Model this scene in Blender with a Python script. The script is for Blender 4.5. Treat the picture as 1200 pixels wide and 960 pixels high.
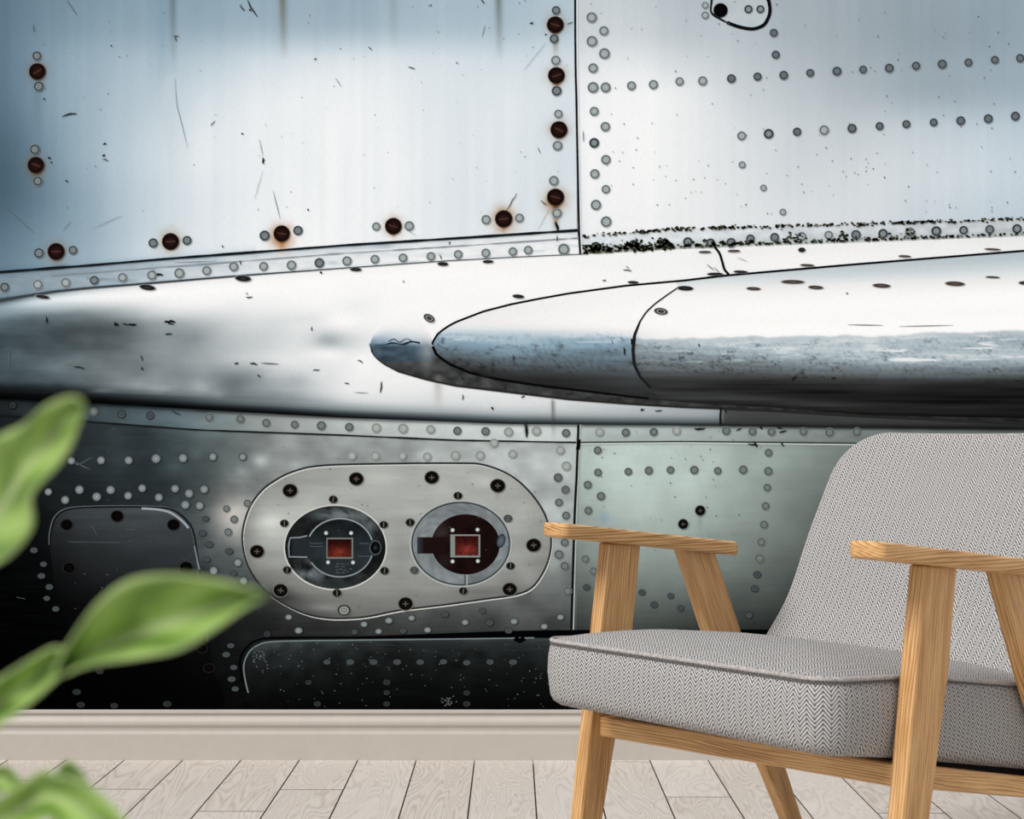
import bpy, bmesh, math, random
import numpy as np
from mathutils import Vector

rnd = random.Random(7)
for o in list(bpy.data.objects):
    bpy.data.objects.remove(o)
COL = bpy.context.scene.collection
SC = bpy.context.scene

# ------------------------------------------------------------------ camera
FPX = 1890.6            # focal length in pixels of the 1200 x 960 frame
CAM_H = 0.72
cam_d = bpy.data.cameras.new('camera')
cam_d.sensor_width = 36.0
cam_d.lens = FPX * 36.0 / 1200.0
cam_d.shift_y = 40.0 / 1200.0
cam_d.clip_start = 0.02
cam_d.dof.use_dof = True
cam_d.dof.focus_distance = 2.9
cam_d.dof.aperture_fstop = 13.0
cam = bpy.data.objects.new('camera', cam_d)
COL.objects.link(cam)
cam.location = (0, 0, CAM_H)
cam.rotation_euler = (math.pi / 2, 0, 0)
SC.camera = cam

# ------------------------------------------------------------------ light
world = bpy.data.worlds.new('world')
SC.world = world
world.use_nodes = True
bgn = world.node_tree.nodes['Background']
bgn.inputs[0].default_value = (0.985, 0.99, 1.0, 1)
bgn.inputs[1].default_value = 0.63
sun_d = bpy.data.lights.new('daylight', 'SUN')
sun_d.energy = 3.05
sun_d.angle = math.radians(28)
sun_d.color = (1.0, 0.99, 0.975)
sun = bpy.data.objects.new('daylight', sun_d)
COL.objects.link(sun)
sun.location = (-2.5, -2, 3)
sun.rotation_euler = Vector((0.58, 0.45, -0.68)).to_track_quat('-Z', 'Y').to_euler()

vs = SC.view_settings
vs.view_transform = 'Standard'
vs.look = 'None'
vs.gamma = 1
vs.use_curve_mapping = False
vs.exposure = -0.05

# ------------------------------------------------------------------ helpers
def tag(o, label=None, cat=None, group=None, kind=None):
    if label: o['label'] = label
    if cat: o['category'] = cat
    if group: o['group'] = group
    if kind: o['kind'] = kind
    return o

def link(name, me, parent=None, mat=None):
    o = bpy.data.objects.new(name, me)
    COL.objects.link(o)
    if mat and me is not None and not me.materials:
        me.materials.append(mat)
    if parent: o.parent = parent
    return o

def empty(name, loc, rz=0.0):
    o = bpy.data.objects.new(name, None)
    COL.objects.link(o)
    o.location = loc
    o.rotation_euler = (0, 0, rz)
    o.empty_display_size = 0.1
    return o

def lin(c):
    c = np.clip(np.asarray(c, float) / 255.0, 0, 1)
    return np.where(c <= 0.04045, c / 12.92, ((c + 0.055) / 1.055) ** 2.4)

def mesh(name, verts, faces, cols=None, uv=None, smooth=False, grain=None):
    me = bpy.data.meshes.new(name)
    me.from_pydata([tuple(map(float, v)) for v in verts], [], [tuple(map(int, f)) for f in faces])
    if cols is not None:
        a = me.color_attributes.new('print', 'FLOAT_COLOR', 'POINT')
        c = np.ones((len(verts), 4)); c[:, :3] = lin(cols)
        a.data.foreach_set('color', c.ravel())
    if grain is not None:
        a = me.attributes.new('grain', 'FLOAT_VECTOR', 'POINT')
        a.data.foreach_set('vector', np.asarray(grain, float).ravel())
    if uv is not None:
        l = me.uv_layers.new(name='UVMap')
        l.data.foreach_set('uv', np.asarray(uv, float).ravel())
    if smooth:
        me.polygons.foreach_set('use_smooth', [True] * len(me.polygons))
    me.update()
    return me

# ------------------------------------------------------------------ materials
def new_mat(name, rough=0.6, spec=0.3):
    m = bpy.data.materials.new(name)
    m.use_nodes = True
    nt = m.node_tree
    b = nt.nodes['Principled BSDF']
    b.inputs['Roughness'].default_value = rough
    b.inputs['Specular IOR Level'].default_value = spec
    return m, nt, b

def nd(nt, t, **kw):
    n = nt.nodes.new(t)
    for k, v in kw.items():
        setattr(n, k, v)
    return n

def math_n(nt, op, a, b=None, clamp=False):
    n = nd(nt, 'ShaderNodeMath', operation=op, use_clamp=clamp)
    for i, v in enumerate((a, b)):
        if v is None: continue
        if isinstance(v, (int, float)): n.inputs[i].default_value = v
        else: nt.links.new(v, n.inputs[i])
    return n.outputs[0]

def mapping(nt, src, scale, loc=(0, 0, 0)):
    n = nd(nt, 'ShaderNodeMapping')
    n.inputs['Scale'].default_value = scale
    n.inputs['Location'].default_value = loc
    nt.links.new(src, n.inputs['Vector'])
    return n.outputs[0]

def noise(nt, src, scale, detail=3, rough=0.55, dist=0.0):
    n = nd(nt, 'ShaderNodeTexNoise')
    n.inputs['Scale'].default_value = scale
    n.inputs['Detail'].default_value = detail
    n.inputs['Roughness'].default_value = rough
    n.inputs['Distortion'].default_value = dist
    nt.links.new(src, n.inputs['Vector'])
    return n.outputs['Fac']

def ramp(nt, src, stops):
    n = nd(nt, 'ShaderNodeValToRGB')
    e = n.color_ramp.elements
    while len(e) < len(stops): e.new(0.5)
    for i, (p, c) in enumerate(stops):
        e[i].position = p
        e[i].color = (*lin(c), 1)
    nt.links.new(src, n.inputs[0])
    return n.outputs[0]

def mixc(nt, fac, a, b, mode='MIX'):
    n = nd(nt, 'ShaderNodeMix', data_type='RGBA', blend_type=mode)
    for s, v in ((n.inputs[0], fac), (n.inputs[6], a), (n.inputs[7], b)):
        if isinstance(v, (int, float)): s.default_value = v
        elif isinstance(v, tuple): s.default_value = v
        else: nt.links.new(v, s)
    return n.outputs[2]

# the printed paper of the mural: the print's colours are stored on its vertices
PRINT, nt, b = new_mat('printed_mural_paper', 1.0, 0.0)
at = nd(nt, 'ShaderNodeVertexColor', layer_name='print')
tc = nd(nt, 'ShaderNodeTexCoord')
g1 = noise(nt, mapping(nt, tc.outputs['Object'], (500, 1, 60)), 1.0, 2)
g2 = noise(nt, mapping(nt, tc.outputs['Object'], (150, 1, 420)), 1.0, 3)
gs = math_n(nt, 'ADD', math_n(nt, 'MULTIPLY', g1, 0.10), math_n(nt, 'MULTIPLY', g2, 0.16))
gs = math_n(nt, 'ADD', gs, 0.87)
cmb = nd(nt, 'ShaderNodeCombineColor')
for i in range(3): nt.links.new(gs, cmb.inputs[i])
nt.links.new(mixc(nt, 1.0, at.outputs['Color'], cmb.outputs[0], 'MULTIPLY'), b.inputs['Base Color'])

def wood(name, light, mid, dark, freq=1.0):
    m, nt, b = new_mat(name, 0.42, 0.35)
    a = nd(nt, 'ShaderNodeAttribute', attribute_name='grain')
    v = a.outputs['Vector']
    big = noise(nt, mapping(nt, v, (5, 55 * freq, 55 * freq)), 1.0, 3, 0.6, 0.6)
    fine = noise(nt, mapping(nt, v, (14, 420 * freq, 420 * freq)), 1.0, 2, 0.6, 0.2)
    pore = noise(nt, mapping(nt, v, (60, 900, 900)), 1.0, 1)
    # annual rings: straight, slightly wandering lines along the grain
    wand = noise(nt, mapping(nt, v, (4, 40, 40)), 1.0, 2, 0.5)
    sp = nd(nt, 'ShaderNodeSeparateXYZ'); nt.links.new(v, sp.inputs[0])
    acr = math_n(nt, 'ADD', math_n(nt, 'ADD', sp.outputs[1], math_n(nt, 'MULTIPLY', sp.outputs[2], 0.8)), math_n(nt, 'MULTIPLY', wand, 0.016))
    ring = math_n(nt, 'FRACT', math_n(nt, 'DIVIDE', acr, 0.0038))
    ring = math_n(nt, 'POWER', ring, 2.2)
    f = math_n(nt, 'ADD', math_n(nt, 'MULTIPLY', big, 0.50), math_n(nt, 'MULTIPLY', fine, 0.42))
    f = math_n(nt, 'SUBTRACT', math_n(nt, 'ADD', f, 0.165), math_n(nt, 'MULTIPLY', ring, 0.33))
    c = ramp(nt, f, [(0.28, dark), (0.5, mid), (0.66, light)])
    pm = math_n(nt, 'MULTIPLY', math_n(nt, 'GREATER_THAN', pore, 0.68), 0.14)
    c = mixc(nt, pm, c, (*lin(dark), 1))
    nt.links.new(c, b.inputs['Base Color'])
    bp = nd(nt, 'ShaderNodeBump'); bp.inputs['Strength'].default_value = 0.12; bp.inputs['Distance'].default_value = 0.001
    nt.links.new(fine, bp.inputs['Height']); nt.links.new(bp.outputs[0], b.inputs['Normal'])
    return m

OAK = wood('oiled_oak', (216, 174, 121), (192, 144, 91), (138, 95, 54))

# grey herringbone tweed
TWEED, nt, b = new_mat('herringbone_tweed', 0.95, 0.08)
uvn = nd(nt, 'ShaderNodeUVMap', uv_map='UVMap')
wob = noise(nt, uvn.outputs[0], 160.0, 2)
sx = nd(nt, 'ShaderNodeSeparateXYZ'); nt.links.new(uvn.outputs[0], sx.inputs[0])
U = math_n(nt, 'DIVIDE', sx.outputs[0], 0.0195)
tri = math_n(nt, 'ABSOLUTE', math_n(nt, 'SUBTRACT', math_n(nt, 'MULTIPLY', math_n(nt, 'FRACT', U), 2.0), 1.0))
ph = math_n(nt, 'ADD', math_n(nt, 'DIVIDE', sx.outputs[1], 0.0056), math_n(nt, 'MULTIPLY', tri, 2.1))
ph = math_n(nt, 'ADD', ph, math_n(nt, 'MULTIPLY', wob, 0.5))
st = math_n(nt, 'SINE', math_n(nt, 'MULTIPLY', ph, 2 * math.pi))
st = math_n(nt, 'ADD', math_n(nt, 'MULTIPLY', st, 0.5), 0.5)
fn = noise(nt, uvn.outputs[0], 900.0, 2, 0.7)
sf = math_n(nt, 'ADD', math_n(nt, 'MULTIPLY', st, 0.68), math_n(nt, 'MULTIPLY', fn, 0.42))
brk = math_n(nt, 'POWER', math_n(nt, 'ABSOLUTE', math_n(nt, 'SUBTRACT', math_n(nt, 'MULTIPLY', tri, 2.0), 1.0)), 5.0)
sf = math_n(nt, 'SUBTRACT', sf, math_n(nt, 'MULTIPLY', brk, 0.16))
tw = ramp(nt, sf, [(0.10, (62, 61, 63)), (0.45, (126, 123, 122)), (0.85, (206, 203, 200))])
nt.links.new(tw, b.inputs['Base Color'])
bp = nd(nt, 'ShaderNodeBump'); bp.inputs['Strength'].default_value = 0.5; bp.inputs['Distance'].default_value = 0.0012
nt.links.new(sf, bp.inputs['Height']); nt.links.new(bp.outputs[0], b.inputs['Normal'])

def plain(name, c, rough=0.6, spec=0.3, var=0.06, scale=30):
    m, nt, b = new_mat(name, rough, spec)
    tc = nd(nt, 'ShaderNodeTexCoord')
    n = noise(nt, tc.outputs['Object'], scale, 3)
    c = np.array(c, float)
    nt.links.new(ramp(nt, n, [(0.3, c * (1 - var)), (0.7, np.minimum(255, c * (1 + var)))]), b.inputs['Base Color'])
    return m

PAINT = plain('baseboard_paint', (186, 179, 170), 0.45, 0.35, 0.01)
WALLP = plain('wall_plaster', (200, 198, 194), 0.9, 0.1)
DARKB = plain('black_underlining', (30, 29, 28), 0.9, 0.1)
SUBF = plain('dark_joint', (96, 84, 74), 0.9, 0.1)
PIPE = plain('piping_tweed', (160, 155, 152), 0.95, 0.05, 0.22, 420)
PIPE_SHADE = plain('piping_shadow', (92, 90, 90), 0.95, 0.05)  # dark colour painting the shade line below the seat piping
POTM = plain('pot_glaze', (214, 208, 198), 0.35, 0.4)
SOILM = plain('potting_soil', (58, 44, 34), 1.0, 0.05, 0.3, 80)
STEMM = plain('green_stem', (132, 150, 78), 0.5, 0.3, 0.1, 60)

# whitewashed oak planks (each plank carries its own offset in 'grain')
PLANK, nt, b = new_mat('whitewashed_oak', 0.5, 0.3)
a = nd(nt, 'ShaderNodeAttribute', attribute_name='grain')
big = noise(nt, mapping(nt, a.outputs['Vector'], (1.3, 9, 9)), 1.0, 2, 0.45, 0.8)
ringw = math_n(nt, 'FRACT', math_n(nt, 'MULTIPLY', big, 30.0))
ringw = math_n(nt, 'ABSOLUTE', math_n(nt, 'SUBTRACT', math_n(nt, 'MULTIPLY', ringw, 2.0), 1.0))
fine = noise(nt, mapping(nt, a.outputs['Vector'], (22, 330, 330)), 1.0, 2)
tone = noise(nt, mapping(nt, a.outputs['Vector'], (0.35, 1.1, 1.1)), 1.0, 1)
f = math_n(nt, 'ADD', math_n(nt, 'MULTIPLY', ringw, 0.34), math_n(nt, 'MULTIPLY', fine, 0.46))
c = ramp(nt, f, [(0.12, (172, 161, 150)), (0.38, (202, 192, 183)), (0.75, (215, 207, 199))])
c = mixc(nt, math_n(nt, 'MULTIPLY', math_n(nt, 'SUBTRACT', tone, 0.35), 0.9, True), c, (*lin((226, 220, 214)), 1))
nt.links.new(c, b.inputs['Base Color'])
bp = nd(nt, 'ShaderNodeBump'); bp.inputs['Strength'].default_value = 0.15; bp.inputs['Distance'].default_value = 0.001
nt.links.new(f, bp.inputs['Height']); nt.links.new(bp.outputs[0], b.inputs['Normal'])

# leaf: colour by uv (u along the leaf, v across, 0.5 = midrib)
LEAF, nt, b = new_mat('green_leaf', 0.45, 0.35)
uvn = nd(nt, 'ShaderNodeUVMap', uv_map='UVMap')
sx = nd(nt, 'ShaderNodeSeparateXYZ'); nt.links.new(uvn.outputs[0], sx.inputs[0])
dv = math_n(nt, 'ABSOLUTE', math_n(nt, 'SUBTRACT', sx.outputs[1], 0.5))
rib = math_n(nt, 'SUBTRACT', 1.0, math_n(nt, 'DIVIDE', dv, 0.10), True)
vein = math_n(nt, 'SINE', math_n(nt, 'ADD', math_n(nt, 'MULTIPLY', sx.outputs[0], 15.0), math_n(nt, 'MULTIPLY', dv, -9.0)))
vein = math_n(nt, 'ADD', math_n(nt, 'MULTIPLY', vein, 0.5), 0.5)
n1 = noise(nt, uvn.outputs[0], 5.0, 2)
f = math_n(nt, 'ADD', math_n(nt, 'MULTIPLY', vein, 0.45), math_n(nt, 'MULTIPLY', n1, 0.55))
c = ramp(nt, f, [(0.2, (100, 134, 56)), (0.5, (146, 178, 86)), (0.8, (172, 200, 116))])
edge = math_n(nt, 'DIVIDE', math_n(nt, 'SUBTRACT', dv, 0.43), 0.07, True)
c = mixc(nt, math_n(nt, 'MAXIMUM', math_n(nt, 'MULTIPLY', rib, 0.75), math_n(nt, 'MULTIPLY', edge, 0.5)), c, (*lin((196, 210, 156)), 1))
nt.links.new(c, b.inputs['Base Color'])
try:
    b.inputs['Subsurface Weight'].default_value = 0.0
    tr = nd(nt, 'ShaderNodeBsdfTranslucent'); nt.links.new(c, tr.inputs[0])
    mx = nd(nt, 'ShaderNodeMixShader'); mx.inputs[0].default_value = 0.3
    nt.links.new(b.outputs[0], mx.inputs[1]); nt.links.new(tr.outputs[0], mx.inputs[2])
    nt.links.new(mx.outputs[0], nt.nodes['Material Output'].inputs['Surface'])
except Exception as ex:
    print(ex)

# ------------------------------------------------------------------ room shell
D_BASE = FPX * CAM_H / 371.0       # front face of the baseboard
D_WALL = D_BASE + 0.018
XW = 2.75

def box_mesh(name, x0, x1, y0, y1, z0, z1, bev=0.0, grain=None, seg=2):
    bm = bmesh.new()
    bmesh.ops.create_cube(bm, size=1)
    for v in bm.verts:
        v.co = Vector(((x0 + x1) / 2 + v.co.x * (x1 - x0), (y0 + y1) / 2 + v.co.y * (y1 - y0), (z0 + z1) / 2 + v.co.z * (z1 - z0)))
    if bev > 0:
        bmesh.ops.bevel(bm, geom=bm.edges[:], offset=bev, segments=seg, profile=0.5, affect='EDGES')
    me = bpy.data.meshes.new(name)
    bm.to_mesh(me); bm.free()
    if grain is not None:
        co = np.zeros(len(me.vertices) * 3); me.vertices.foreach_get('co', co); co = co.reshape(-1, 3)
        a = me.attributes.new('grain', 'FLOAT_VECTOR', 'POINT')
        a.data.foreach_set('vector', grain(co).astype(float).ravel())
    return me

wall = link('wall_back', box_mesh('wall_back', -XW, XW, D_WALL, D_WALL + 0.12, 0, 2.8), None, WALLP)
tag(wall, kind='structure')
floor = link('floor', box_mesh('floor', -XW, XW, -0.6, D_WALL, -0.05, -0.012), None, SUBF)
tag(floor, kind='structure')

PW = CAM_H / 371.0 * 68.4
def plank(x0, x1, y0, y1):
    ox, oy, oz = rnd.uniform(-20, 20), rnd.uniform(-20, 20), rnd.uniform(-20, 20)
    gp = 0.0009
    dz = rnd.uniform(-0.0003, 0)
    me = box_mesh('plank', x0 + gp, x1 - gp, y0 + 1.6 * gp, y1 - 1.6 * gp, -0.012, dz, 0.0006, lambda co: np.stack([co[:, 1] + ox, co[:, 0] + oy, co[:, 2] + oz], 1), 1)
    o = link('plank', me, floor, PLANK)
    me.materials.append(SUBF)                       # dirt in the joints between the boards
    for p in me.polygons:
        if abs(p.normal.z) < 0.9: p.material_index = 1

joint_px = {-4: 925.5, -5: 951, -7: 925, 1: 893, 2: 934, 5: 953, -9: 915, 8: 930}
XC0 = (603 - 600) / FPX     # the vanishing point is almost the frame centre
L = 1.15
for k in range(-21, 21):
    x0 = (k + 0.313) * PW + 0.006; x1 = x0 + PW
    x0 = max(x0, -XW); x1 = min(x1, XW)
    if x1 - x0 < 0.02: continue
    if k in joint_px: j = FPX * CAM_H / (joint_px[k] - 520.0)
    else: j = 2.0 + rnd.uniform(0.0, 0.95)
    ys = [D_WALL - 0.002]
    y = j if j < D_WALL - 0.01 else j - L
    while y > -0.55:
        if ys[-1] - y > 0.02: ys.append(y)
        y -= L
    ys.append(-0.6)
    for a_, b_ in zip(ys[1:], ys[:-1]):
        plank(x0, x1, a_, b_)

# moulded baseboard
prof = [(0.0, 0.0), (0.018, 0.0), (0.018, 0.0585), (0.0172, 0.0605), (0.0120, 0.0612), (0.0105, 0.0640), (0.0102, 0.0690), (0.0112, 0.0735),
        (0.0135, 0.0765), (0.0148, 0.0800), (0.0150, 0.0840), (0.0142, 0.0880), (0.0122, 0.0910), (0.0098, 0.0935), (0.0080, 0.0965), (0.0074, 0.1000),
        (0.0080, 0.1035), (0.0108, 0.1045), (0.0115, 0.1060), (0.0115, 0.1110), (0.0105, 0.1125), (0.0, 0.1125)]
vv = []; ff = []
for x in (-XW, XW):
    for t, z in prof: vv.append((x, D_WALL - t, z))
n = len(prof)
for i in range(n):
    j = (i + 1) % n
    ff.append((i, n + i, n + j, j))
ff.append(tuple(range(n))); ff.append(tuple(range(2 * n - 1, n - 1, -1)))
bb = link('baseboard_back', mesh('baseboard_back', vv, ff), None, PAINT)
tag(bb, kind='structure')

# ------------------------------------------------------------------ the photo mural: a flat printed wall covering.
# P(x, y) turns a place on the print (in units of the print's own pixel raster) into the wall plane; every piece of
# the printed motif is a sheet in that plane.
D_MUR = D_WALL - 0.0014
S = D_MUR / FPX
ZB = 0.1125
mural = empty('wall_mural', (0, D_MUR, ZB))
tag(mural, 'full-wall photo mural of weathered riveted aircraft skin behind the grey armchair', 'mural')

def PX(x): return (np.asarray(x, float) - 600) * S
def PZ(y): return CAM_H + (520 - np.asarray(y, float)) * S - ZB

def vnoise(x, y, sx, sy, seed=0):
    gx = np.asarray(x, float) / sx; gy = np.asarray(y, float) / sy
    ix = np.floor(gx).astype(np.int64); iy = np.floor(gy).astype(np.int64)
    fx = gx - ix; fy = gy - iy
    fx = fx * fx * (3 - 2 * fx); fy = fy * fy * (3 - 2 * fy)
    def h(i, j):
        k = (i * 374761393 + j * 668265263 + seed * 1274126177) & 0xffffffff
        k = ((k ^ (k >> 13)) * 1274126177) & 0xffffffff
        return ((k ^ (k >> 16)) & 0xffff) / 65535.0
    return (h(ix, iy) * (1 - fx) + h(ix + 1, iy) * fx) * (1 - fy) + (h(ix, iy + 1) * (1 - fx) + h(ix + 1, iy + 1) * fx) * fy

def fbm(x, y, sx, sy, seed=0, n=3):
    r = 0; a = 0.5; t = 0
    for i in range(n):
        r = r + a * vnoise(x, y, sx / 2 ** i, sy / 2 ** i, seed + i * 17); t += a; a *= 0.5
    return r / t

def cr(p0, p1, p2, p3, t):
    m1 = (p2 - p0) * 0.5; m2 = (p3 - p1) * 0.5
    t2 = t * t; t3 = t2 * t
    return (2 * t3 - 3 * t2 + 1) * p1 + (t3 - 2 * t2 + t) * m1 + (-2 * t3 + 3 * t2) * p2 + (t3 - t2) * m2

def table(xs, ys, rows):
    xs = np.array(xs, float); ys = np.array(ys, float); T = np.array(rows, float)
    def f(x, y):
        def idx(a, g):
            a = np.clip(a, g[0], g[-1])
            i = np.clip(np.searchsorted(g, a, side='right') - 1, 0, len(g) - 2)
            return i, (a - g[i]) / (g[i + 1] - g[i])
        i, u = idx(np.asarray(x, float), xs); j, w = idx(np.asarray(y, float), ys)
        def row(jj):
            jj = np.clip(jj, 0, len(ys) - 1)
            q = lambda ii: T[jj, np.clip(ii, 0, len(xs) - 1)]
            return cr(q(i - 1), q(i), q(i + 1), q(i + 2), u)
        return np.clip(cr(row(j - 1), row(j), row(j + 1), row(j + 2), w), 0, 252)
    return f

def curve(pts):
    p = np.array(pts, float)
    return lambda x: np.interp(x, p[:, 0], p[:, 1])

def tint(v, s, kr=1.0, kb=1.0, kg=0.0):
    s = np.clip(s, -0.5, 0.6)
    return np.stack([v * (1 - s * kr), v * (1 + s * kg), v * (1 + s * kb)], -1)

# stains of the print, shared by all the sheets
GLOW = []   # x, y, radius, colour, strength
DRIP = []   # x, y0, y1, half width, colour, strength
RUST = (120, 70, 30)
for (x, y) in ((44, 84), (42, 194), (66, 295), (200, 283), (330, 274), (461, 265), (590, 257), (651, 29), (652, 89), (655, 152), (651, 231)):
    GLOW.append((x, y, 12, RUST, 0.45))
GLOW += [(708, 606, 6, (120, 150, 176), 0.55), (716, 608, 5, (150, 172, 190), 0.4), (330, 279, 13, (150, 80, 20), 0.6), (590, 257, 14, (150, 85, 25), 0.5), (651, 238, 12, (140, 80, 25), 0.6), (200, 280, 14, (170, 160, 120), 0.3)]
DRIP += [(42.5, 194, 222, 5, (110, 80, 45), 0.7), (330, 278, 296, 3.2, (150, 75, 15), 0.8), (66, 300, 312, 5, (120, 90, 50), 0.4),
         (650.5, 35, 68, 3, (120, 95, 60), 0.75), (652, 92, 112, 3.4, (140, 85, 30), 0.8), (651, 234, 276, 3.6, (110, 65, 25), 0.9), (590, 260, 274, 3, (150, 80, 25), 0.7),
         (461, 268, 282, 2.2, (150, 100, 50), 0.6), (655, 154, 175, 2.5, (150, 140, 120), 0.5),
         (330, -60, 72, 4.5, (92, 82, 66), 0.85), (201, -60, 85, 4, (84, 96, 98), 0.75), (187, -60, 110, 10, (120, 150, 168), 0.55), (583, -60, 75, 4, (80, 80, 74), 0.75),
         (459, -60, 60, 5, (135, 145, 150), 0.6), (70, -60, 70, 7, (112, 134, 150), 0.6), (43, 95, 185, 5, (98, 124, 142), 0.5), (197, 90, 300, 6, (196, 206, 212), 0.5),
         (368, -60, 90, 5, (160, 172, 180), 0.4), (820, 600, 640, 3, (130, 138, 134), 0.5), (583, 568, 590, 2, (120, 105, 85), 0.5),
         (513, 440, 486, 5, (150, 146, 138), 0.45), (648, 470, 516, 2, (60, 60, 56), 0.6), (617, 497, 514, 2, (25, 25, 25), 0.7)]

def stains(x, y, c):
    for gx, gy, r, col, s in GLOW:
        d2 = ((x - gx) ** 2 + (y - gy) ** 2) / (r * r)
        w = (s * np.exp(-d2 * 1.2) * (0.55 + 0.9 * vnoise(x, y, 5, 5, 3)))[:, None]
        w = np.clip(w, 0, 1); c = c * (1 - w) + np.array(col) * w
    for gx, y0, y1, hw, col, s in DRIP:
        xx = gx + (y - y0) * 0.02
        w = s * np.exp(-((x - xx) / hw) ** 2) * np.clip((y1 - y) / max(8, 0.75 * (y1 - y0)), 0, 1) * np.clip((y - y0 + 4) / 6, 0, 1)
        w = np.clip(w, 0, 1)[:, None]; c = c * (1 - w) + np.array(col) * w
    return c

def axis(a, b, fine0, fine1, step, coarse=45):
    out = [a]
    x = a
    while x < b - 1e-6:
        s = step if fine0 - step <= x < fine1 else coarse
        nx = x + s
        if x < fine0 - step and nx > fine0: nx = fine0
        x = min(nx, b); out.append(x)
    return np.array(out)

def sheet(name, x0, x1, top, bot, colour, layer=0, step=2.5, parent=None, ystep=None, label=None):
    """one piece of the printed motif, bounded by two curves top(x), bot(x)"""
    xs = axis(x0, x1, -10, 1210, step)
    hmax = float(np.max(bot(xs) - top(xs)))
    if hmax > 300: ts = (axis(-560, 300, -8, 300, ystep or step) + 560) / 860.0 if name == 'skin_panel' and top(np.array([300.]))[0] < -300 else np.linspace(0, 1, int(hmax / (ystep or step)) + 2)
    else: ts = np.linspace(0, 1, max(2, int(hmax / (ystep or step)) + 2))
    X, T = np.meshgrid(xs, ts)
    Tp = top(X); Bt = bot(X)
    Y = Tp + (Bt - Tp) * T
    x = X.ravel(); y = Y.ravel()
    c = stains(x, y, colour(x, y, T.ravel()))
    vz = np.stack([PX(x), np.full(len(x), -0.0003 * layer), PZ(y)], 1)
    nx = len(xs); ny = len(ts)
    i = np.arange(nx - 1)[None, :] + nx * np.arange(ny - 1)[:, None]
    i = i.ravel()
    me = bpy.data.meshes.new(name)
    nv = len(x); nf = len(i)
    me.vertices.add(nv); me.vertices.foreach_set('co', vz.ravel())
    me.loops.add(nf * 4); me.polygons.add(nf)
    q = np.stack([i, i + nx, i + nx + 1, i + 1], 1)
    me.loops.foreach_set('vertex_index', q.ravel().astype(np.int32))
    me.polygons.foreach_set('loop_start', (np.arange(nf) * 4).astype(np.int32))
    me.update(calc_edges=True); me.validate()
    a = me.color_attributes.new('print', 'FLOAT_COLOR', 'POINT')
    cc = np.ones((nv, 4)); cc[:, :3] = lin(c)
    a.data.foreach_set('color', cc.ravel())
    o = link(name, me, parent or mural, PRINT)
    if label: o['label'] = label
    return o

def smooth_poly(pts, closed=False, sub=6):
    p = np.array(pts, float); n = len(p); out = []
    rng = range(n) if closed else range(n - 1)
    for i in rng:
        g = (lambda k: p[k % n]) if closed else (lambda k: p[min(max(k, 0), n - 1)])
        for s in range(sub):
            out.append(cr(g(i - 1), g(i), g(i + 1), g(i + 2), s / sub))
    if not closed: out.append(p[-1])
    return np.array(out)

def ribbon_geo(pts, w, closed=False, taper=False):
    p = np.array(pts, float); n = len(p)
    if closed: t = np.roll(p, -1, 0) - np.roll(p, 1, 0)
    else: t = np.gradient(p, axis=0)
    t /= np.maximum(1e-6, np.linalg.norm(t, axis=1))[:, None]
    nn = np.stack([-t[:, 1], t[:, 0]], 1)
    ww = np.full(n, w * 0.5) if np.isscalar(w) else np.array(w) * 0.5
    if taper: ww = ww * (0.25 + 0.75 * np.sin(np.linspace(0.15, math.pi - 0.15, n)))
    v = np.concatenate([p + nn * ww[:, None], p - nn * ww[:, None]])
    f = []
    for i in range(n if closed else n - 1):
        j = (i + 1) % n
        f.append((i, j, n + j, n + i))
    return v, f

def flat(name, v, f, cols, layer, parent=None):
    v = np.asarray(v, float)
    co = np.stack([PX(v[:, 0]), np.full(len(v), -0.0003 * layer), PZ(v[:, 1])], 1)
    cols = np.asarray(cols, float)
    if cols.ndim == 1: cols = np.tile(cols, (len(v), 1))
    return link(name, mesh(name, co, f, cols), parent or mural, PRINT)

def seam(pts, w=2.4, col=(14, 18, 20), layer=4, closed=False, smooth=True, parent=None, hi=None, wob=0.0):
    p = smooth_poly(pts, closed) if smooth else np.array(pts, float)
    if wob:
        ww = w * (1 + wob * (vnoise(p[:, 0], p[:, 1], 9, 9, 5) - 0.5) * 2)
    else: ww = w
    v, f = ribbon_geo(p, ww, closed)
    o = flat('seam', v, f, col, layer, parent)
    if hi is not None:
        dx, dy, w2, c2 = hi
        v, f = ribbon_geo(p + np.array([dx, dy]), w2, closed)
        flat('seam_edge', v, f, c2, layer - 0.5, o)
    return o

# --- lines of the motif
seam1 = curve([(-900, 390), (0, 319), (100, 311.5), (200, 303), (300, 295.5), (400, 287.8), (540, 279), (677, 270), (1200, 250), (2100, 215)])
fair_top = curve([(-900, 420), (-100, 368), (0, 352), (66, 342), (100, 338.5), (176, 332.5), (290, 323), (400, 315), (520, 306.5), (600, 302), (679, 298.5), (800, 292), (1000, 284.5), (1200, 277), (2100, 245)])
moss1 = curve([(677, 277.5), (740, 272.5), (800, 268), (930, 265), (1060, 261), (1200, 256.5), (2100, 228)])
fair_bot = curve([(-900, 430), (0, 467), (100, 472), (233, 480), (400, 489.5), (600, 497), (800, 498.5), (1000, 501.5), (1200, 503.5), (2100, 512)])
seam2 = curve([(-900, 450), (0, 486.5), (100, 494), (233, 504), (400, 510), (533, 516), (673, 518.5), (800, 517.3), (993, 519.3), (1200, 522), (2100, 530)])
gap_y = curve([(-900, 742), (300, 748), (480, 746), (631, 742), (700, 741), (890, 741), (2100, 745)])
C = lambda v: (lambda x: np.full(np.shape(x), float(v)))

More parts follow.
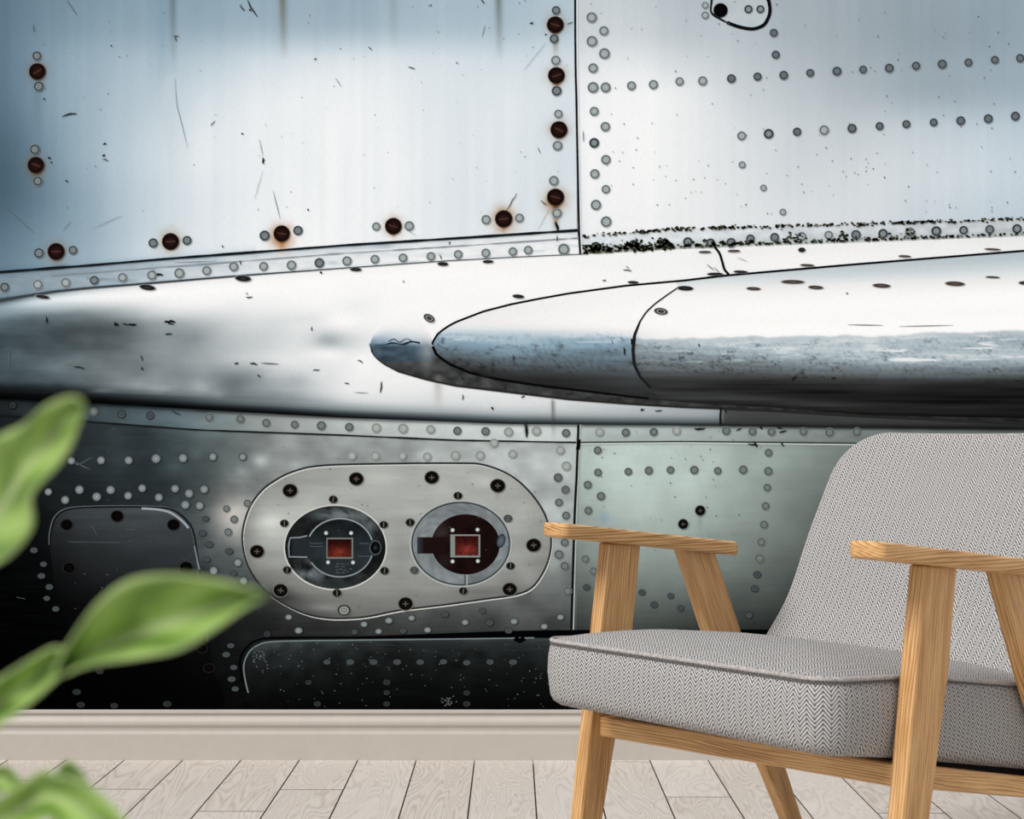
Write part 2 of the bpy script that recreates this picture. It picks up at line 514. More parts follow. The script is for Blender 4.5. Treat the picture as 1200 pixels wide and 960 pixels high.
# --- upper left skin panel
tv1 = table([-100, 0, 50, 100, 150, 220, 300, 400, 500, 600, 680], [-40, 30, 70, 120, 180, 230, 280, 325],
 [[105, 112, 126, 138, 150, 158, 164, 172, 180, 186, 192],
  [108, 118, 136, 150, 160, 168, 174, 180, 186, 190, 196],
  [108, 120, 146, 168, 182, 194, 212, 226, 222, 216, 216],
  [104, 116, 146, 174, 194, 212, 232, 240, 232, 226, 222],
  [88, 100, 134, 174, 203, 224, 236, 242, 236, 226, 222],
  [86, 98, 126, 166, 198, 222, 236, 241, 235, 226, 224],
  [98, 116, 142, 170, 198, 224, 238, 241, 235, 228, 228],
  [112, 128, 156, 182, 208, 230, 240, 241, 236, 230, 230]])
def col_ul(x, y, t):
    v = tv1(x, np.clip(y, -40, 330))
    v = v + (fbm(x, y, 60, 160, 1) - 0.5) * 10 + (vnoise(x, y, 7, 220, 2) - 0.5) * 5
    v = v * (1 - 0.12 * np.exp(-(seam1(x) - y) / 4.0) * (x < 300))
    return tint(v, 0.38 * (1 - v / 246.0) + 0.008, 1.0, 0.70, 0.04)
panel_a = sheet('skin_panel', -870, 676, C(-560), seam1, col_ul, 0, 3, label='large bare panel with rust-stained screws')

tv2 = table([677, 740, 800, 860, 920, 1000, 1080, 1160, 1240], [-40, 40, 80, 110, 150, 200, 250, 280],
 [[200, 196, 184, 180, 172, 164, 160, 160, 160],
  [206, 208, 198, 190, 178, 166, 158, 158, 162],
  [226, 230, 220, 202, 188, 174, 166, 166, 168],
  [236, 240, 236, 210, 196, 182, 172, 172, 176],
  [240, 243, 238, 220, 206, 200, 202, 200, 198],
  [240, 243, 238, 224, 212, 212, 215, 212, 205],
  [238, 241, 236, 228, 219, 216, 213, 206, 200],
  [236, 240, 236, 228, 220, 216, 211, 204, 198]])
def col_ur(x, y, t):
    v = tv2(x, np.clip(y, -40, 290)) + (fbm(x, y, 50, 120, 4) - 0.5) * 8 + (vnoise(x, y, 6, 200, 12) - 0.5) * 4
    return tint(v, 0.20 * (1 - v / 246.0) + 0.006 + 0.03 * np.clip((x - 1000) / 200, 0, 1), 1.0, 0.75, 0.05)
panel_b = sheet('skin_panel', 677, 2010, C(-560), moss1, col_ur, 0, 3, label='pale panel with two rising rows of rivets')

# --- riveted strips above the fairing
ts3 = table([-100, 0, 100, 200, 300, 400, 550, 680], [0, 0.12, 0.3, 0.6, 0.9, 1],
 [[90, 100, 120, 145, 170, 185, 195, 200], [120, 135, 155, 185, 205, 214, 222, 224], [128, 142, 162, 195, 215, 224, 230, 232],
  [130, 145, 168, 202, 222, 230, 234, 236], [120, 135, 165, 200, 225, 232, 236, 238], [60, 70, 100, 150, 190, 215, 228, 232]])
def col_s3(x, y, t):
    v = ts3(x, t) + (fbm(x, y, 14, 4, 6) - 0.5) * 22
    v = v - 40 * np.clip(vnoise(x, y, 30, 3, 8) - 0.72, 0, 1) * 3 * (x > 100)
    return tint(v, 0.30 * (1 - v / 246.0), 1.0, 0.7, 0.04)
strip_a = sheet('rivet_strip', -870, 679, seam1, fair_top, col_s3, 0, 2.5)
def col_s4(x, y, t):
    v = np.interp(x, [680, 800, 1000, 1200], [224, 222, 208, 196]) + (fbm(x, y, 12, 6, 9) - 0.5) * 40
    g = np.clip((t - 0.55) * 2, 0, 1) * np.interp(x, [680, 840, 1000, 1200], [90, 60, 30, 20]) * fbm(x, y, 12, 8, 10)
    c = tint(v, 0.05 + 0 * v, 0.6, 0.4)
    w = np.clip(g / 100, 0, 0.8)[:, None]
    return c * (1 - w) + np.array((96, 104, 84)) * w
strip_b = sheet('rivet_strip', 679, 2010, moss1, fair_top, col_s4, 0, 2.5, label='strip with green moss along both edges')

# --- wing root fairing
tf = table([-100, 0, 60, 120, 200, 280, 340, 400, 450, 520, 600, 700, 800, 843, 850, 1000, 1200],
           [0, 0.06, 0.12, 0.22, 0.35, 0.5, 0.62, 0.75, 0.83, 0.89, 0.94, 0.975, 1.0],
 [[50, 70, 150, 205, 230, 238, 240, 242, 242, 244, 244, 244, 242, 240, 240, 238, 232],
  [130, 160, 226, 240, 246, 247, 247, 248, 248, 248, 246, 244, 242, 240, 242, 242, 238],
  [130, 150, 200, 230, 246, 248, 248, 248, 248, 248, 248, 246, 244, 242, 244, 244, 240],
  [78, 90, 118, 160, 224, 236, 242, 246, 248, 248, 248, 246, 244, 244, 244, 240, 236],
  [64, 74, 92, 108, 150, 206, 226, 240, 246, 247, 246, 240, 240, 240, 240, 238, 236],
  [62, 70, 84, 100, 134, 192, 222, 206, 236, 244, 240, 236, 230, 230, 230, 230, 230],
  [66, 80, 98, 114, 138, 192, 218, 230, 240, 240, 236, 230, 220, 220, 220, 220, 220],
  [54, 68, 98, 126, 150, 156, 190, 230, 238, 236, 232, 226, 214, 210, 210, 210, 210],
  [42, 52, 84, 112, 138, 146, 178, 224, 230, 228, 226, 214, 190, 180, 120, 90, 70],
  [26, 30, 44, 70, 100, 124, 150, 196, 212, 212, 216, 204, 178, 165, 84, 66, 54],
  [12, 14, 18, 30, 56, 88, 110, 140, 158, 166, 176, 178, 166, 150, 74, 66, 58],
  [6, 6, 7, 10, 16, 26, 36, 56, 66, 76, 90, 104, 110, 100, 62, 56, 46],
  [4, 4, 4, 5, 6, 8, 10, 14, 18, 22, 28, 34, 36, 34, 30, 26, 22]])
def col_fair(x, y, t):
    v = tf(x, t)
    v = v + (fbm(x, y, 46, 22, 21) - 0.5) * 78 * np.clip(1 - v / 250, 0.05, 1) * (t < 0.9)
    v = v + (vnoise(x, y, 40, 2.2, 22) - 0.5) * 9 * np.clip(1 - v / 262, 0.1, 1)
    # dents in the metal, as the print shows them
    for dx, dy, rx, ry, a in ((272, 446, 26, 14, -26), (235, 455, 12, 8, 24), (385, 398, 16, 9, -34), (385, 414, 24, 8, 22), (400, 380, 20, 10, 10), (120, 385, 40, 12, -14),
                              (60, 430, 26, 9, 16), (150, 452, 36, 7, 18), (185, 456, 16, 4, 26), (120, 458, 14, 3, 26), (210, 440, 20, 10, -18), (165, 432, 14, 10, -12), (190, 405, 22, 16, 10), (300, 440, 14, 10, -10), (255, 462, 10, 5, 20), (315, 395, 24, 14, -8), (425, 420, 14, 20, 8), (350, 445, 16, 8, -14), (75, 395, 20, 12, -10), (40, 445, 18, 8, 14), (420, 360, 26, 16, -8), (365, 372, 20, 8, -8), (330, 425, 30, 12, 12), (18, 412, 14, 9, 14), (100, 408, 30, 7, -10)):
        v = v + a * np.exp(-((x - dx) / rx) ** 2 - ((y - dy) / ry) ** 2)
    v = np.clip(v, 2, 250)
    return tint(v, 0.15 * (1 - v / 248.0) + 0.004 + 0.10 * np.clip((120 - x) / 200, 0, 1) * (v > 40) - 0.12 * (1 - v / 248.0) * np.clip((x - 835) / 20, 0, 1), 1.0, 0.5, 0.04)
fairing = sheet('wing_fairing', -870, 2010, fair_top, fair_bot, col_fair, 0, 2.5, label='dented bare-metal fairing that tapers to the left')

# --- wing tip cap, wing nose piece, wing leading edge
wing_up = curve([(506.5, 403), (508, 397.5), (513, 391.5), (521, 385), (533, 378), (566.7, 365), (600, 356.5), (633, 350), (666.7, 344), (733, 335), (800, 329), (850, 323), (1000, 310), (1200, 294), (2100, 230)])
wing_lo = curve([(506.5, 403), (507.5, 409), (510, 414), (517, 420), (526.7, 426.7), (550, 436.7), (583, 444.5), (633, 452), (700, 460), (750, 466), (800, 471.5), (900, 477), (967, 482.7), (1033, 487), (1200, 490), (2100, 505)])
cap_up = curve([(433, 401), (437, 390), (445, 381), (460, 372), (487, 366), (508, 398)])
cap_lo = curve([(433, 403), (435, 413), (441, 420), (450, 427), (466.7, 435.5), (500, 445), (533, 452), (600, 460), (666.7, 468), (733, 473), (800, 477), (900, 481), (1000, 487), (1200, 496), (2100, 520)])
cap_u2 = lambda x: np.where(x < 507, cap_up(x), wing_lo(x) - 2)
tcap = table([430, 445, 470, 500, 508], [360, 375, 388, 396, 402, 406, 412, 420, 430, 440, 450],
 [[246, 246, 246, 246, 246], [244, 243, 244, 246, 246], [214, 218, 226, 236, 236], [176, 190, 204, 220, 206], [124, 140, 160, 190, 170], [92, 88, 84, 120, 110],
  [84, 82, 80, 108, 100], [84, 72, 70, 92, 84], [70, 62, 56, 66, 64], [60, 52, 50, 52, 52], [60, 52, 48, 50, 50]])
def col_cap(x, y, t):
    v = tcap(x, y)
    under = np.interp(x, [505, 560, 650, 800, 1000, 1200], [60, 64, 62, 54, 46, 40])
    k = np.clip((x - 503) / 10, 0, 1)
    v = v * (1 - k) + under * k
    v = v + (fbm(x, y, 10, 6, 31) - 0.5) * 60 * np.clip(1.1 - v / 250, 0.05, 1)
    s = np.where((x < 508) & (y < 424), 0.26 * np.clip((240 - v) / 120, 0, 1), 0.03)
    w = np.exp(-((x - 500) / 8) ** 2 - ((y - 412) / 16) ** 2)[:, None] * 0.6
    c = tint(v, s, 0.8, 0.6, 0.0)
    # the rim fades into the fairing
    rim = np.clip(1 - (y - cap_up(np.minimum(x, 507))) / np.interp(x, [433, 445, 470, 507], [4, 14, 24, 16]), 0, 1) * (x < 508)
    c = c * (1 - rim[:, None]) + np.array((244, 245, 247)) * rim[:, None]
    return c * (1 - w) + np.array((150, 150, 146)) * w
cap = sheet('wing_cap', 433, 2010, cap_u2, cap_lo, col_cap, 1, 2, label='blue-grey weathered cap at the root of the wing nose')

tw1 = table([505, 520, 545, 600, 680, 750], [340, 352, 362, 374, 384, 391, 397, 405, 414, 424, 434, 446, 470],
 [[240, 240, 240, 240, 242, 244], [240, 240, 240, 240, 242, 246], [240, 240, 236, 238, 244, 248], [236, 236, 236, 240, 246, 248], [225, 225, 230, 232, 240, 246],
  [205, 205, 202, 206, 216, 232], [180, 185, 186, 186, 186, 206], [130, 150, 156, 170, 160, 170], [90, 110, 122, 146, 136, 140], [52, 72, 80, 106, 112, 118], [36, 44, 46, 62, 82, 92], [28, 30, 30, 34, 46, 64], [28, 28, 28, 28, 34, 40]])
tw2 = table([740, 770, 830, 900, 1000, 1100, 1210], [0, 0.06, 0.14, 0.25, 0.36, 0.468, 0.484, 0.53, 0.58, 0.63, 0.68, 0.73, 0.78, 0.83, 0.9, 0.95, 1],
 [[220, 220, 214, 206, 200, 196, 190], [238, 238, 230, 222, 212, 206, 202], [246, 246, 244, 240, 238, 232, 228], [248, 248, 249, 250, 250, 250, 250], [246, 248, 249, 250, 250, 250, 250],
  [224, 236, 246, 249, 250, 250, 250], [186, 196, 206, 208, 207, 204, 200], [172, 182, 196, 202, 206, 196, 186], [150, 160, 180, 194, 198, 190, 188], [136, 146, 150, 166, 188, 200, 200],
  [120, 128, 128, 136, 146, 150, 156], [100, 108, 104, 108, 112, 110, 108], [76, 80, 70, 64, 62, 60, 52], [56, 56, 46, 40, 36, 32, 26], [44, 44, 40, 34, 28, 22, 18], [50, 52, 54, 54, 46, 34, 26], [34, 34, 30, 28, 24, 20, 16]])
def corro(x, y, v, t, lo, hi):
    band = np.clip((t - lo) * 14, 0, 1) * np.clip((hi - t) * 10, 0, 1)
    n = vnoise(x, y, 3.2, 2.6, 41) * 0.6 + vnoise(x, y, 2.5, 2.5, 42) * 0.4
    v = v - band * 70 * np.clip(n - 0.52, 0, 1)
    v = v + band * (fbm(x, y, 40, 3.5, 43) - 0.5) * 34
    flake = np.clip((fbm(x, y, 34, 3.4, 44) - 0.62) * 9, 0, 1) * band * (t < lo + 0.2) * np.interp(x, [740, 1000, 1060], [0.35, 0.5, 0.95])
    v = v - band * 60 * np.clip(vnoise(x, y, 2.3, 2.0, 48) * vnoise(x, y, 14, 7, 49) * 2.2 - 0.82, 0, 1)
    return v * (1 - flake) + 236 * flake
def col_w1(x, y, t):
    v = tw1(x, y); v = corro(x, y, v, (y - 380) / 70, 0.12, 0.85)
    v = v + (vnoise(x, y, 60, 2.4, 45) - 0.5) * 16 * np.clip(1 - v / 250, 0, 1)
    return tint(v, 0.16 * np.clip((238 - v) / 70, 0, 1) * np.clip((v - 30) / 90, 0, 1), 1.0, 0.6, 0.0)
def col_w2(x, y, t):
    t = t + 0.02 * np.clip(1 - abs(t - 0.5) * 5, 0, 1) * (fbm(x, y, 18, 40, 50) - 0.5) * 2
    v = tw2(x, t); v = corro(x, y, v, t, 0.47, 0.8)
    v = v + (vnoise(x, y, 80, 2.4, 46) - 0.5) * 18 * np.clip(1 - v / 250, 0, 1) + (fbm(x, y, 60, 5, 47) - 0.5) * 14 * (t > 0.78)
    return tint(v, 0.09 * np.clip((240 - v) / 60, 0, 1) * np.clip((v - 30) / 90, 0, 1), 1.0, 0.5, 0.0)
# the joint between both wing pieces is curved: the front piece lies over the rear one
wing_b = sheet('wing_panel', 741, 2010, wing_up, wing_lo, col_w2, 2, 2.2, ystep=1.6, label='long wing leading edge with a flaking blue-grey band')
jx = curve([(338, 793), (347, 780), (356.7, 766.7), (366, 757), (376.7, 750), (393, 743.5), (410, 741.7), (426.7, 743), (441.7, 750), (451, 759), (470, 775)])
def nose_sheet():
    ys = np.arange(330, 470, 2.0); n = 100
    v = []; c = []; f = []
    yu = np.linspace(0, 1, 60); xs_all = []
    us = np.linspace(0, 1, n)
    yy = np.linspace(0, 1, 56)
    for a_ in us:
        # follow the joint: abscissa depends on the height
        for s_ in yy:
            x = 506.5 + 240 * a_
            for _ in range(3):
                yv = wing_up(x) + (wing_lo(x) - wing_up(x)) * s_
                x = 506.5 + (jx(yv) - 506.5) * a_
            yv = wing_up(x) + (wing_lo(x) - wing_up(x)) * s_
            v.append((x, yv))
    v = np.array(v); m = len(yy)
    for i in range(n - 1):
        for j in range(m - 1):
            k = i * m + j
            f.append((k, k + 1, k + m + 1, k + m))
    return flat('wing_panel', v, f, col_w1(v[:, 0], v[:, 1], None), 3)
wing_a = nose_sheet()
wing_a['label'] = 'rounded wing nose piece with pitted lower half'

# --- strip and panels under the fairing
ts7 = table([-100, 0, 100, 200, 300, 400, 550, 670, 690, 800, 900, 1000, 1200], [0, 0.2, 0.6, 1],
 [[8, 10, 20, 34, 50, 70, 90, 90, 70, 70, 60, 50, 40], [28, 36, 66, 108, 146, 172, 198, 196, 176, 170, 148, 122, 100], [32, 42, 78, 126, 158, 182, 204, 202, 184, 178, 152, 124, 100], [30, 40, 72, 118, 150, 174, 200, 198, 178, 172, 148, 120, 96]])
def low_tint(x, v):
    v = v * np.interp(x, [0, 180, 300, 400], [0.86, 0.86, 0.95, 1.0])
    r = np.clip((x - 190) / 130, 0, 1); g = np.clip((x - 640) / 60, 0, 1)
    return tint(v, 0.16 * (1 - r) + 0.045 * r + 0.02 * g, 1.0, 0.45 * (1 - r) - 0.1 * r, 0.03 + 0.07 * g)
def col_s7(x, y, t):
    v = ts7(x, t) + (fbm(x, y, 20, 8, 51) - 0.5) * 22
    return low_tint(x, np.clip(v, 3, 240))
strip_c = sheet('rivet_strip', -870, 2010, fair_bot, seam2, col_s7, 0, 2.5)
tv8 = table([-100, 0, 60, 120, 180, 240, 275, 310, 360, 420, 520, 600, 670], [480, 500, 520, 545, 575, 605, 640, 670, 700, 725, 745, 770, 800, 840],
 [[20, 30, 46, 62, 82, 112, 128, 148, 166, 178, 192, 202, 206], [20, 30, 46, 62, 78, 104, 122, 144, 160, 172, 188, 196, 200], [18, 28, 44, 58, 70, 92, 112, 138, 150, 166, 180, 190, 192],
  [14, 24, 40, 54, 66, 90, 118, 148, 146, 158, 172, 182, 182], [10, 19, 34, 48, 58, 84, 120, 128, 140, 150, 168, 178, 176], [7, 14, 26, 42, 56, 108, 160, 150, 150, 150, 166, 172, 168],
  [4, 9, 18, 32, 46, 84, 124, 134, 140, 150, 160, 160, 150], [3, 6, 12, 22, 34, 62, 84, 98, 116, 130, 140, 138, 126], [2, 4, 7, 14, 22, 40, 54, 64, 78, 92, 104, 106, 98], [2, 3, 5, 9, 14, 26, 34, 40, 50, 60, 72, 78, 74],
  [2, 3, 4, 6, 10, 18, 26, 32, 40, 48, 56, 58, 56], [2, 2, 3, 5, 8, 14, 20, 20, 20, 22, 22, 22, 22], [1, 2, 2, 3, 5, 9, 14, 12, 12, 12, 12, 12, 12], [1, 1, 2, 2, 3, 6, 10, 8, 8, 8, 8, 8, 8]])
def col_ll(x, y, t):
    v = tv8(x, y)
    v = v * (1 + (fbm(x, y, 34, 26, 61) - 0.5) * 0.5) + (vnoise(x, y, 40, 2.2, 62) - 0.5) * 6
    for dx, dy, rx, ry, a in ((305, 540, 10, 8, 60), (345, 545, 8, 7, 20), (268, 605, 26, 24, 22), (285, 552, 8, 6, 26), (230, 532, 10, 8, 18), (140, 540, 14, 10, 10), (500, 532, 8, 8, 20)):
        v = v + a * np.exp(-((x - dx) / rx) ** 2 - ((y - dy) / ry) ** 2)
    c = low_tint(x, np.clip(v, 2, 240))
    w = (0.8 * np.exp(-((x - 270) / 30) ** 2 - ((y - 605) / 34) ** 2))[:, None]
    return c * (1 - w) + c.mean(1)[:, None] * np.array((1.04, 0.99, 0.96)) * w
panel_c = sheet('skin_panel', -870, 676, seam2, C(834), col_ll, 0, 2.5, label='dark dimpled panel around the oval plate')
tv9 = table([677, 720, 760, 820, 880, 940, 1000, 1060], [510, 540, 570, 600, 630, 660, 690, 715, 737, 741, 760, 840],
 [[184, 194, 194, 186, 168, 146, 122, 100], [182, 198, 200, 190, 168, 142, 118, 96], [176, 196, 200, 188, 160, 132, 108, 86], [162, 184, 190, 176, 150, 120, 98, 78], [146, 166, 168, 158, 134, 106, 84, 66],
  [122, 142, 144, 136, 116, 90, 70, 54], [96, 114, 116, 108, 92, 70, 54, 40], [74, 88, 88, 80, 68, 50, 40, 30], [56, 66, 64, 56, 44, 32, 26, 20], [20, 20, 20, 18, 16, 12, 10, 8], [14, 14, 14, 12, 12, 10, 8, 8], [8, 8, 8, 8, 8, 8, 8, 8]])
def col_lr(x, y, t):
    v = tv9(x, y) * (1 + (fbm(x, y, 30, 30, 71) - 0.5) * 0.14) + (vnoise(x, y, 40, 2.2, 72) - 0.5) * 5
    return tint(v, 0.075 + 0 * v, 1.0, -0.25, 0.12)
panel_d = sheet('skin_panel', 676, 2010, seam2, C(834), col_lr, 0, 2.5, label='grey-green panel with two black screws')

# --- cover plates
def poly_plate(name, outline, colour, layer, rings=14, parent=None, label=None):
    p = np.array(outline, float); c0 = p.mean(0); n = len(p)
    v = []; f = []
    for r in range(rings):
        v.append(c0 + (p - c0) * (1 - r / rings))
    v = np.concatenate(v + [c0[None]])
    for r in range(rings - 1):
        for i in range(n):
            j = (i + 1) % n
            f.append((r * n + i, r * n + j, (r + 1) * n + j, (r + 1) * n + i))
    for i in range(n): f.append(((rings - 1) * n + i, (rings - 1) * n + (i + 1) % n, rings * n))
    c = colour(v[:, 0], v[:, 1]); c = stains(v[:, 0], v[:, 1], c)
    o = flat(name, v, f, c, layer, parent)
    if label: o['label'] = label
    return o

oval = smooth_poly([(284, 633), (286, 614), (293, 594), (304, 578), (318, 566), (343, 553), (380, 545.5), (470, 543.3), (540, 543), (565, 544.5), (590, 553), (610, 566), (626, 583), (638, 602), (645, 625), (645, 646), (638, 668), (624, 688), (604, 697), (570, 702), (520, 709), (470, 715), (435, 722), (412, 724.5), (385, 724.5), (360, 720), (335, 709), (313, 694), (297, 675), (288, 655)], True, 5)
tov = table([285, 320, 360, 420, 480, 540, 600, 645], [540, 565, 590, 615, 640, 665, 690, 705, 726],
 [[150, 156, 176, 186, 190, 190, 184, 176], [150, 160, 176, 186, 190, 190, 184, 172], [156, 190, 192, 190, 190, 192, 184, 170], [156, 206, 200, 186, 182, 188, 182, 166], [140, 180, 180, 176, 176, 184, 176, 160],
  [124, 160, 166, 164, 166, 176, 166, 146], [96, 112, 150, 156, 156, 158, 142, 122], [80, 84, 112, 140, 142, 136, 122, 110], [60, 60, 76, 110, 120, 112, 100, 100]])
def col_ov(x, y):
    blot = 0
    for dx, dy, rx, ry, a in ((312, 612, 16, 16, 26), (335, 580, 22, 9, -12), (415, 592, 26, 10, -8), (470, 640, 14, 40, -10), (575, 565, 18, 8, 18), (612, 600, 14, 16, 12), (330, 700, 22, 8, -40), (620, 678, 14, 10, 22), (560, 692, 30, 6, -18), (460, 560, 40, 6, 10), (300, 655, 10, 12, 14), (380, 712, 20, 5, 34)):
        blot = blot + a * np.exp(-((x - dx) / rx) ** 2 - ((y - dy) / ry) ** 2)
    v = 0.90 * (tov(x, y) + blot) * (1 + (fbm(x, y, 40, 12, 81) - 0.5) * 0.16) + (vnoise(x, y, 50, 2.5, 82) - 0.5) * 6
    return tint(v, 0.02 + 0 * v, 1.0, -0.9, 0.1)
plate = poly_plate('access_panel', oval, col_ov, 2, 40, label='light oval plate carrying two round sockets')
seam(oval, 2.2, (42, 46, 46), 3, True, False, plate, hi=(1.2, 1.6, 1.6, (205, 208, 205)))

hatch = smooth_poly([(59, 640), (60, 622), (66, 606), (80, 597), (110, 594.5), (150, 594), (190, 595), (205, 599), (218, 609), (226, 622), (231, 650), (236, 690), (243, 740), (250, 790), (252, 832), (86, 832), (78, 780), (70, 720), (62, 670)], True, 4)
th = table([55, 100, 150, 200, 240], [592, 605, 625, 650, 680, 710, 740, 780, 834],
 [[50, 66, 74, 84, 96], [44, 60, 66, 72, 72], [36, 52, 58, 60, 62], [22, 38, 46, 50, 54], [12, 24, 32, 40, 44], [6, 12, 18, 22, 28], [3, 6, 8, 10, 16], [2, 3, 4, 5, 8], [2, 2, 2, 3, 4]])
def col_h(x, y):
    v = th(x, y) * (1 + (fbm(x, y, 40, 6, 91) - 0.5) * 0.25)
    return tint(v, 0.09 + 0 * v, 1.0, 0.6, 0.0)
hatch_a = poly_plate('hatch', hatch, col_h, 2, 40, label='dark square-cornered hatch at the left with black screws')
seam(hatch[:50], 1.8, (16, 18, 20), 3, False, False, hatch_a, hi=(-1.3, -1.2, 1.2, (92, 100, 106)))
seam([(166, 596), (185, 597.2), (200, 601), (213, 610), (221, 619)], [1, 3, 4.5, 3.5, 1] and 2.6, (150, 160, 168), 3.4, False, True, hatch_a)
seam([(228, 640), (231, 655), (234, 668)], 1.6, (120, 130, 136), 3.4, False, True, hatch_a)

low = smooth_poly([(286, 790), (287, 775), (293, 763), (303, 755), (318, 751.5), (360, 750.5), (450, 749.5), (560, 748), (640, 746.5), (800, 747), (1000, 747), (1005, 790), (1005, 833), (700, 833), (500, 833), (298, 833), (291, 812)], True, 4)
tl = table([285, 320, 400, 500, 640, 800, 1000], [745, 754, 765, 785, 810, 835],
 [[70, 84, 70, 62, 66, 50, 40], [56, 62, 44, 40, 44, 36, 30], [42, 42, 32, 30, 34, 26, 22], [24, 26, 22, 20, 22, 18, 16], [12, 14, 13, 12, 12, 10, 10], [6, 7, 7, 6, 6, 6, 6]])
def col_l(x, y):
    v = tl(x, y) * (1 + (fbm(x, y, 12, 12, 95) - 0.45) * 0.9)
    return tint(v, 0.10 + 0 * v, 1.0, 0.2, 0.1)
hatch_b = poly_plate('hatch', low, col_l, 2, 44, label='wide dark hatch along the bottom of the print')
seam([(291, 812), (287, 795), (286, 778), (293, 763), (305, 755), (320, 752), (360, 751), (450, 750), (560, 748.6), (626, 747.6)], 1.6, (112, 124, 128), 3.2, False, True, hatch_b)
# dark wedge-shaped gap above the hatch
pts = smooth_poly([(284, 800), (281, 775), (288, 760), (302, 750), (330, 747.5), (420, 747), (500, 745.5), (600, 743.5), (677, 743), (760, 742.5), (900, 743), (1010, 743)])
v, f = ribbon_geo(pts, np.interp(pts[:, 0], [284, 330, 400, 480, 560, 640, 700, 900], [2, 2.5, 2, 4, 7, 9, 9, 10]))
flat('gap', v, f, (3, 4, 5), 3)
v, f = ribbon_geo([(603, 748), (609, 751), (615, 748)], 6)
flat('gap', v, f, (4, 5, 6), 3.2)

cov = smooth_poly([(836, -30), (834, 0), (833, 13), (837, 18), (843, 21.7), (852, 26.5), (862, 30.5), (872, 33), (880, 34), (889, 32.5), (896, 28), (901, 19), (902, 8), (899, -2), (892, -20), (880, -38), (850, -42)], True, 4)
def col_cv(x, y):
    v = 192 + (fbm(x, y, 20, 20, 97) - 0.5) * 14
    return tint(v, 0.05 + 0 * v, 1.0, 0.6, 0.0)
cover = poly_plate('cover_plate', cov, col_cv, 2, 10, label='small rounded cover plate at the top edge')
seam(cov, 2.4, (24, 26, 28), 3, True, False, cover, wob=0.5)
seam(smooth_poly([(852, 26.5), (866, 31.5), (880, 34), (890, 32), (897, 27), (902, 15), (901, 2), (898, -5)]), 4, (14, 15, 17), 3.2, False, False, cover)

# --- seams
xs_ = np.linspace(-860, 677, 90)
seam(np.stack([xs_, seam1(xs_)], 1), 2.8, (20, 27, 32), 4, smooth=False, wob=0.35)
xs_ = np.linspace(60, 677, 60)
seam(np.stack([xs_, seam1(xs_) + np.interp(xs_, [60, 200, 677], [8, 9.5, 9])], 1), 1.2, (140, 150, 155), 3.4, smooth=False, wob=0.9)
seam([(674, -560), (674, 0), (675.5, 120), (677, 200), (678.5, 270), (680, 298)], 2.4, (16, 20, 22), 4.2, hi=(2.2, 0, 1.5, (226, 230, 234)))
seam([(677.8, 498), (677, 520), (675.5, 560), (673, 613), (669.5, 738)], 2.6, (14, 18, 19), 4.2, hi=(2.4, 0, 1.4, (178, 188, 186)))
seam([(678, 515), (678, 521), (677, 527)], 4.5, (10, 12, 12), 4.4)
xs_ = np.linspace(-860, 675, 90)
seam(np.stack([xs_, seam2(xs_)], 1), 1.8, (24, 28, 30), 4, smooth=False, wob=0.3)
xs_ = np.linspace(679, 2000, 60)
seam(np.stack([xs_, seam2(xs_)], 1), 1.4, (54, 60, 58), 4, smooth=False, hi=(0, 2, 1.4, (200, 210, 206)))
xs_ = np.linspace(-860, 690, 110)
seam(np.stack([xs_, fair_top(xs_) - 0.5], 1), np.where(xs_ < 0, 2.6, np.interp(xs_, [0, 250, 400, 690], [2.6, 2.0, 1.2, 0.9])), (60, 66, 70), 3.8, smooth=False)
xs_ = np.linspace(507, 2000, 260)
seam(np.concatenate([[(507, 404)], np.stack([xs_, wing_up(xs_)], 1)]), 2.4, (10, 11, 13), 4, smooth=False)
xs_ = np.linspace(507, 760, 60)
seam(np.stack([xs_, wing_lo(xs_)], 1), np.interp(xs_, [507, 540, 760], [3.2, 3.0, 2.2]), (10, 10, 10), 4, smooth=False)
ys_ = np.linspace(338, 455, 40)
seam(np.stack([jx(ys_), ys_], 1), np.interp(ys_, [338, 375, 400, 455], [1.6, 2.0, 4.2, 3.0]), (30, 32, 34), 4.1, smooth=False)
seam([(837, 289), (843, 297), (846, 306), (849, 316), (854, 321.5)], 2.8, (14, 15, 16), 4.3)
seam([(845, 478), (844, 488), (844.3, 498)], 2.2, (18, 19, 19), 4.3)
xs_ = np.linspace(433, 1200, 160)
seam(np.stack([xs_, cap_lo(xs_)], 1), np.interp(xs_, [433, 480, 560, 1200], [1.0, 2.0, 2.4, 2.6]), (40, 40, 38), 3.9, smooth=False)
seam([(439, 404.5), (450, 404), (460, 402), (472, 403.5), (482, 400.5), (492, 402)], 1.6, (36, 42, 50), 4, wob=0.8)
seam([(455, 400), (462, 397.5), (468, 401), (476, 397), (483, 400)], 1.1, (70, 80, 92), 4, wob=0.6)

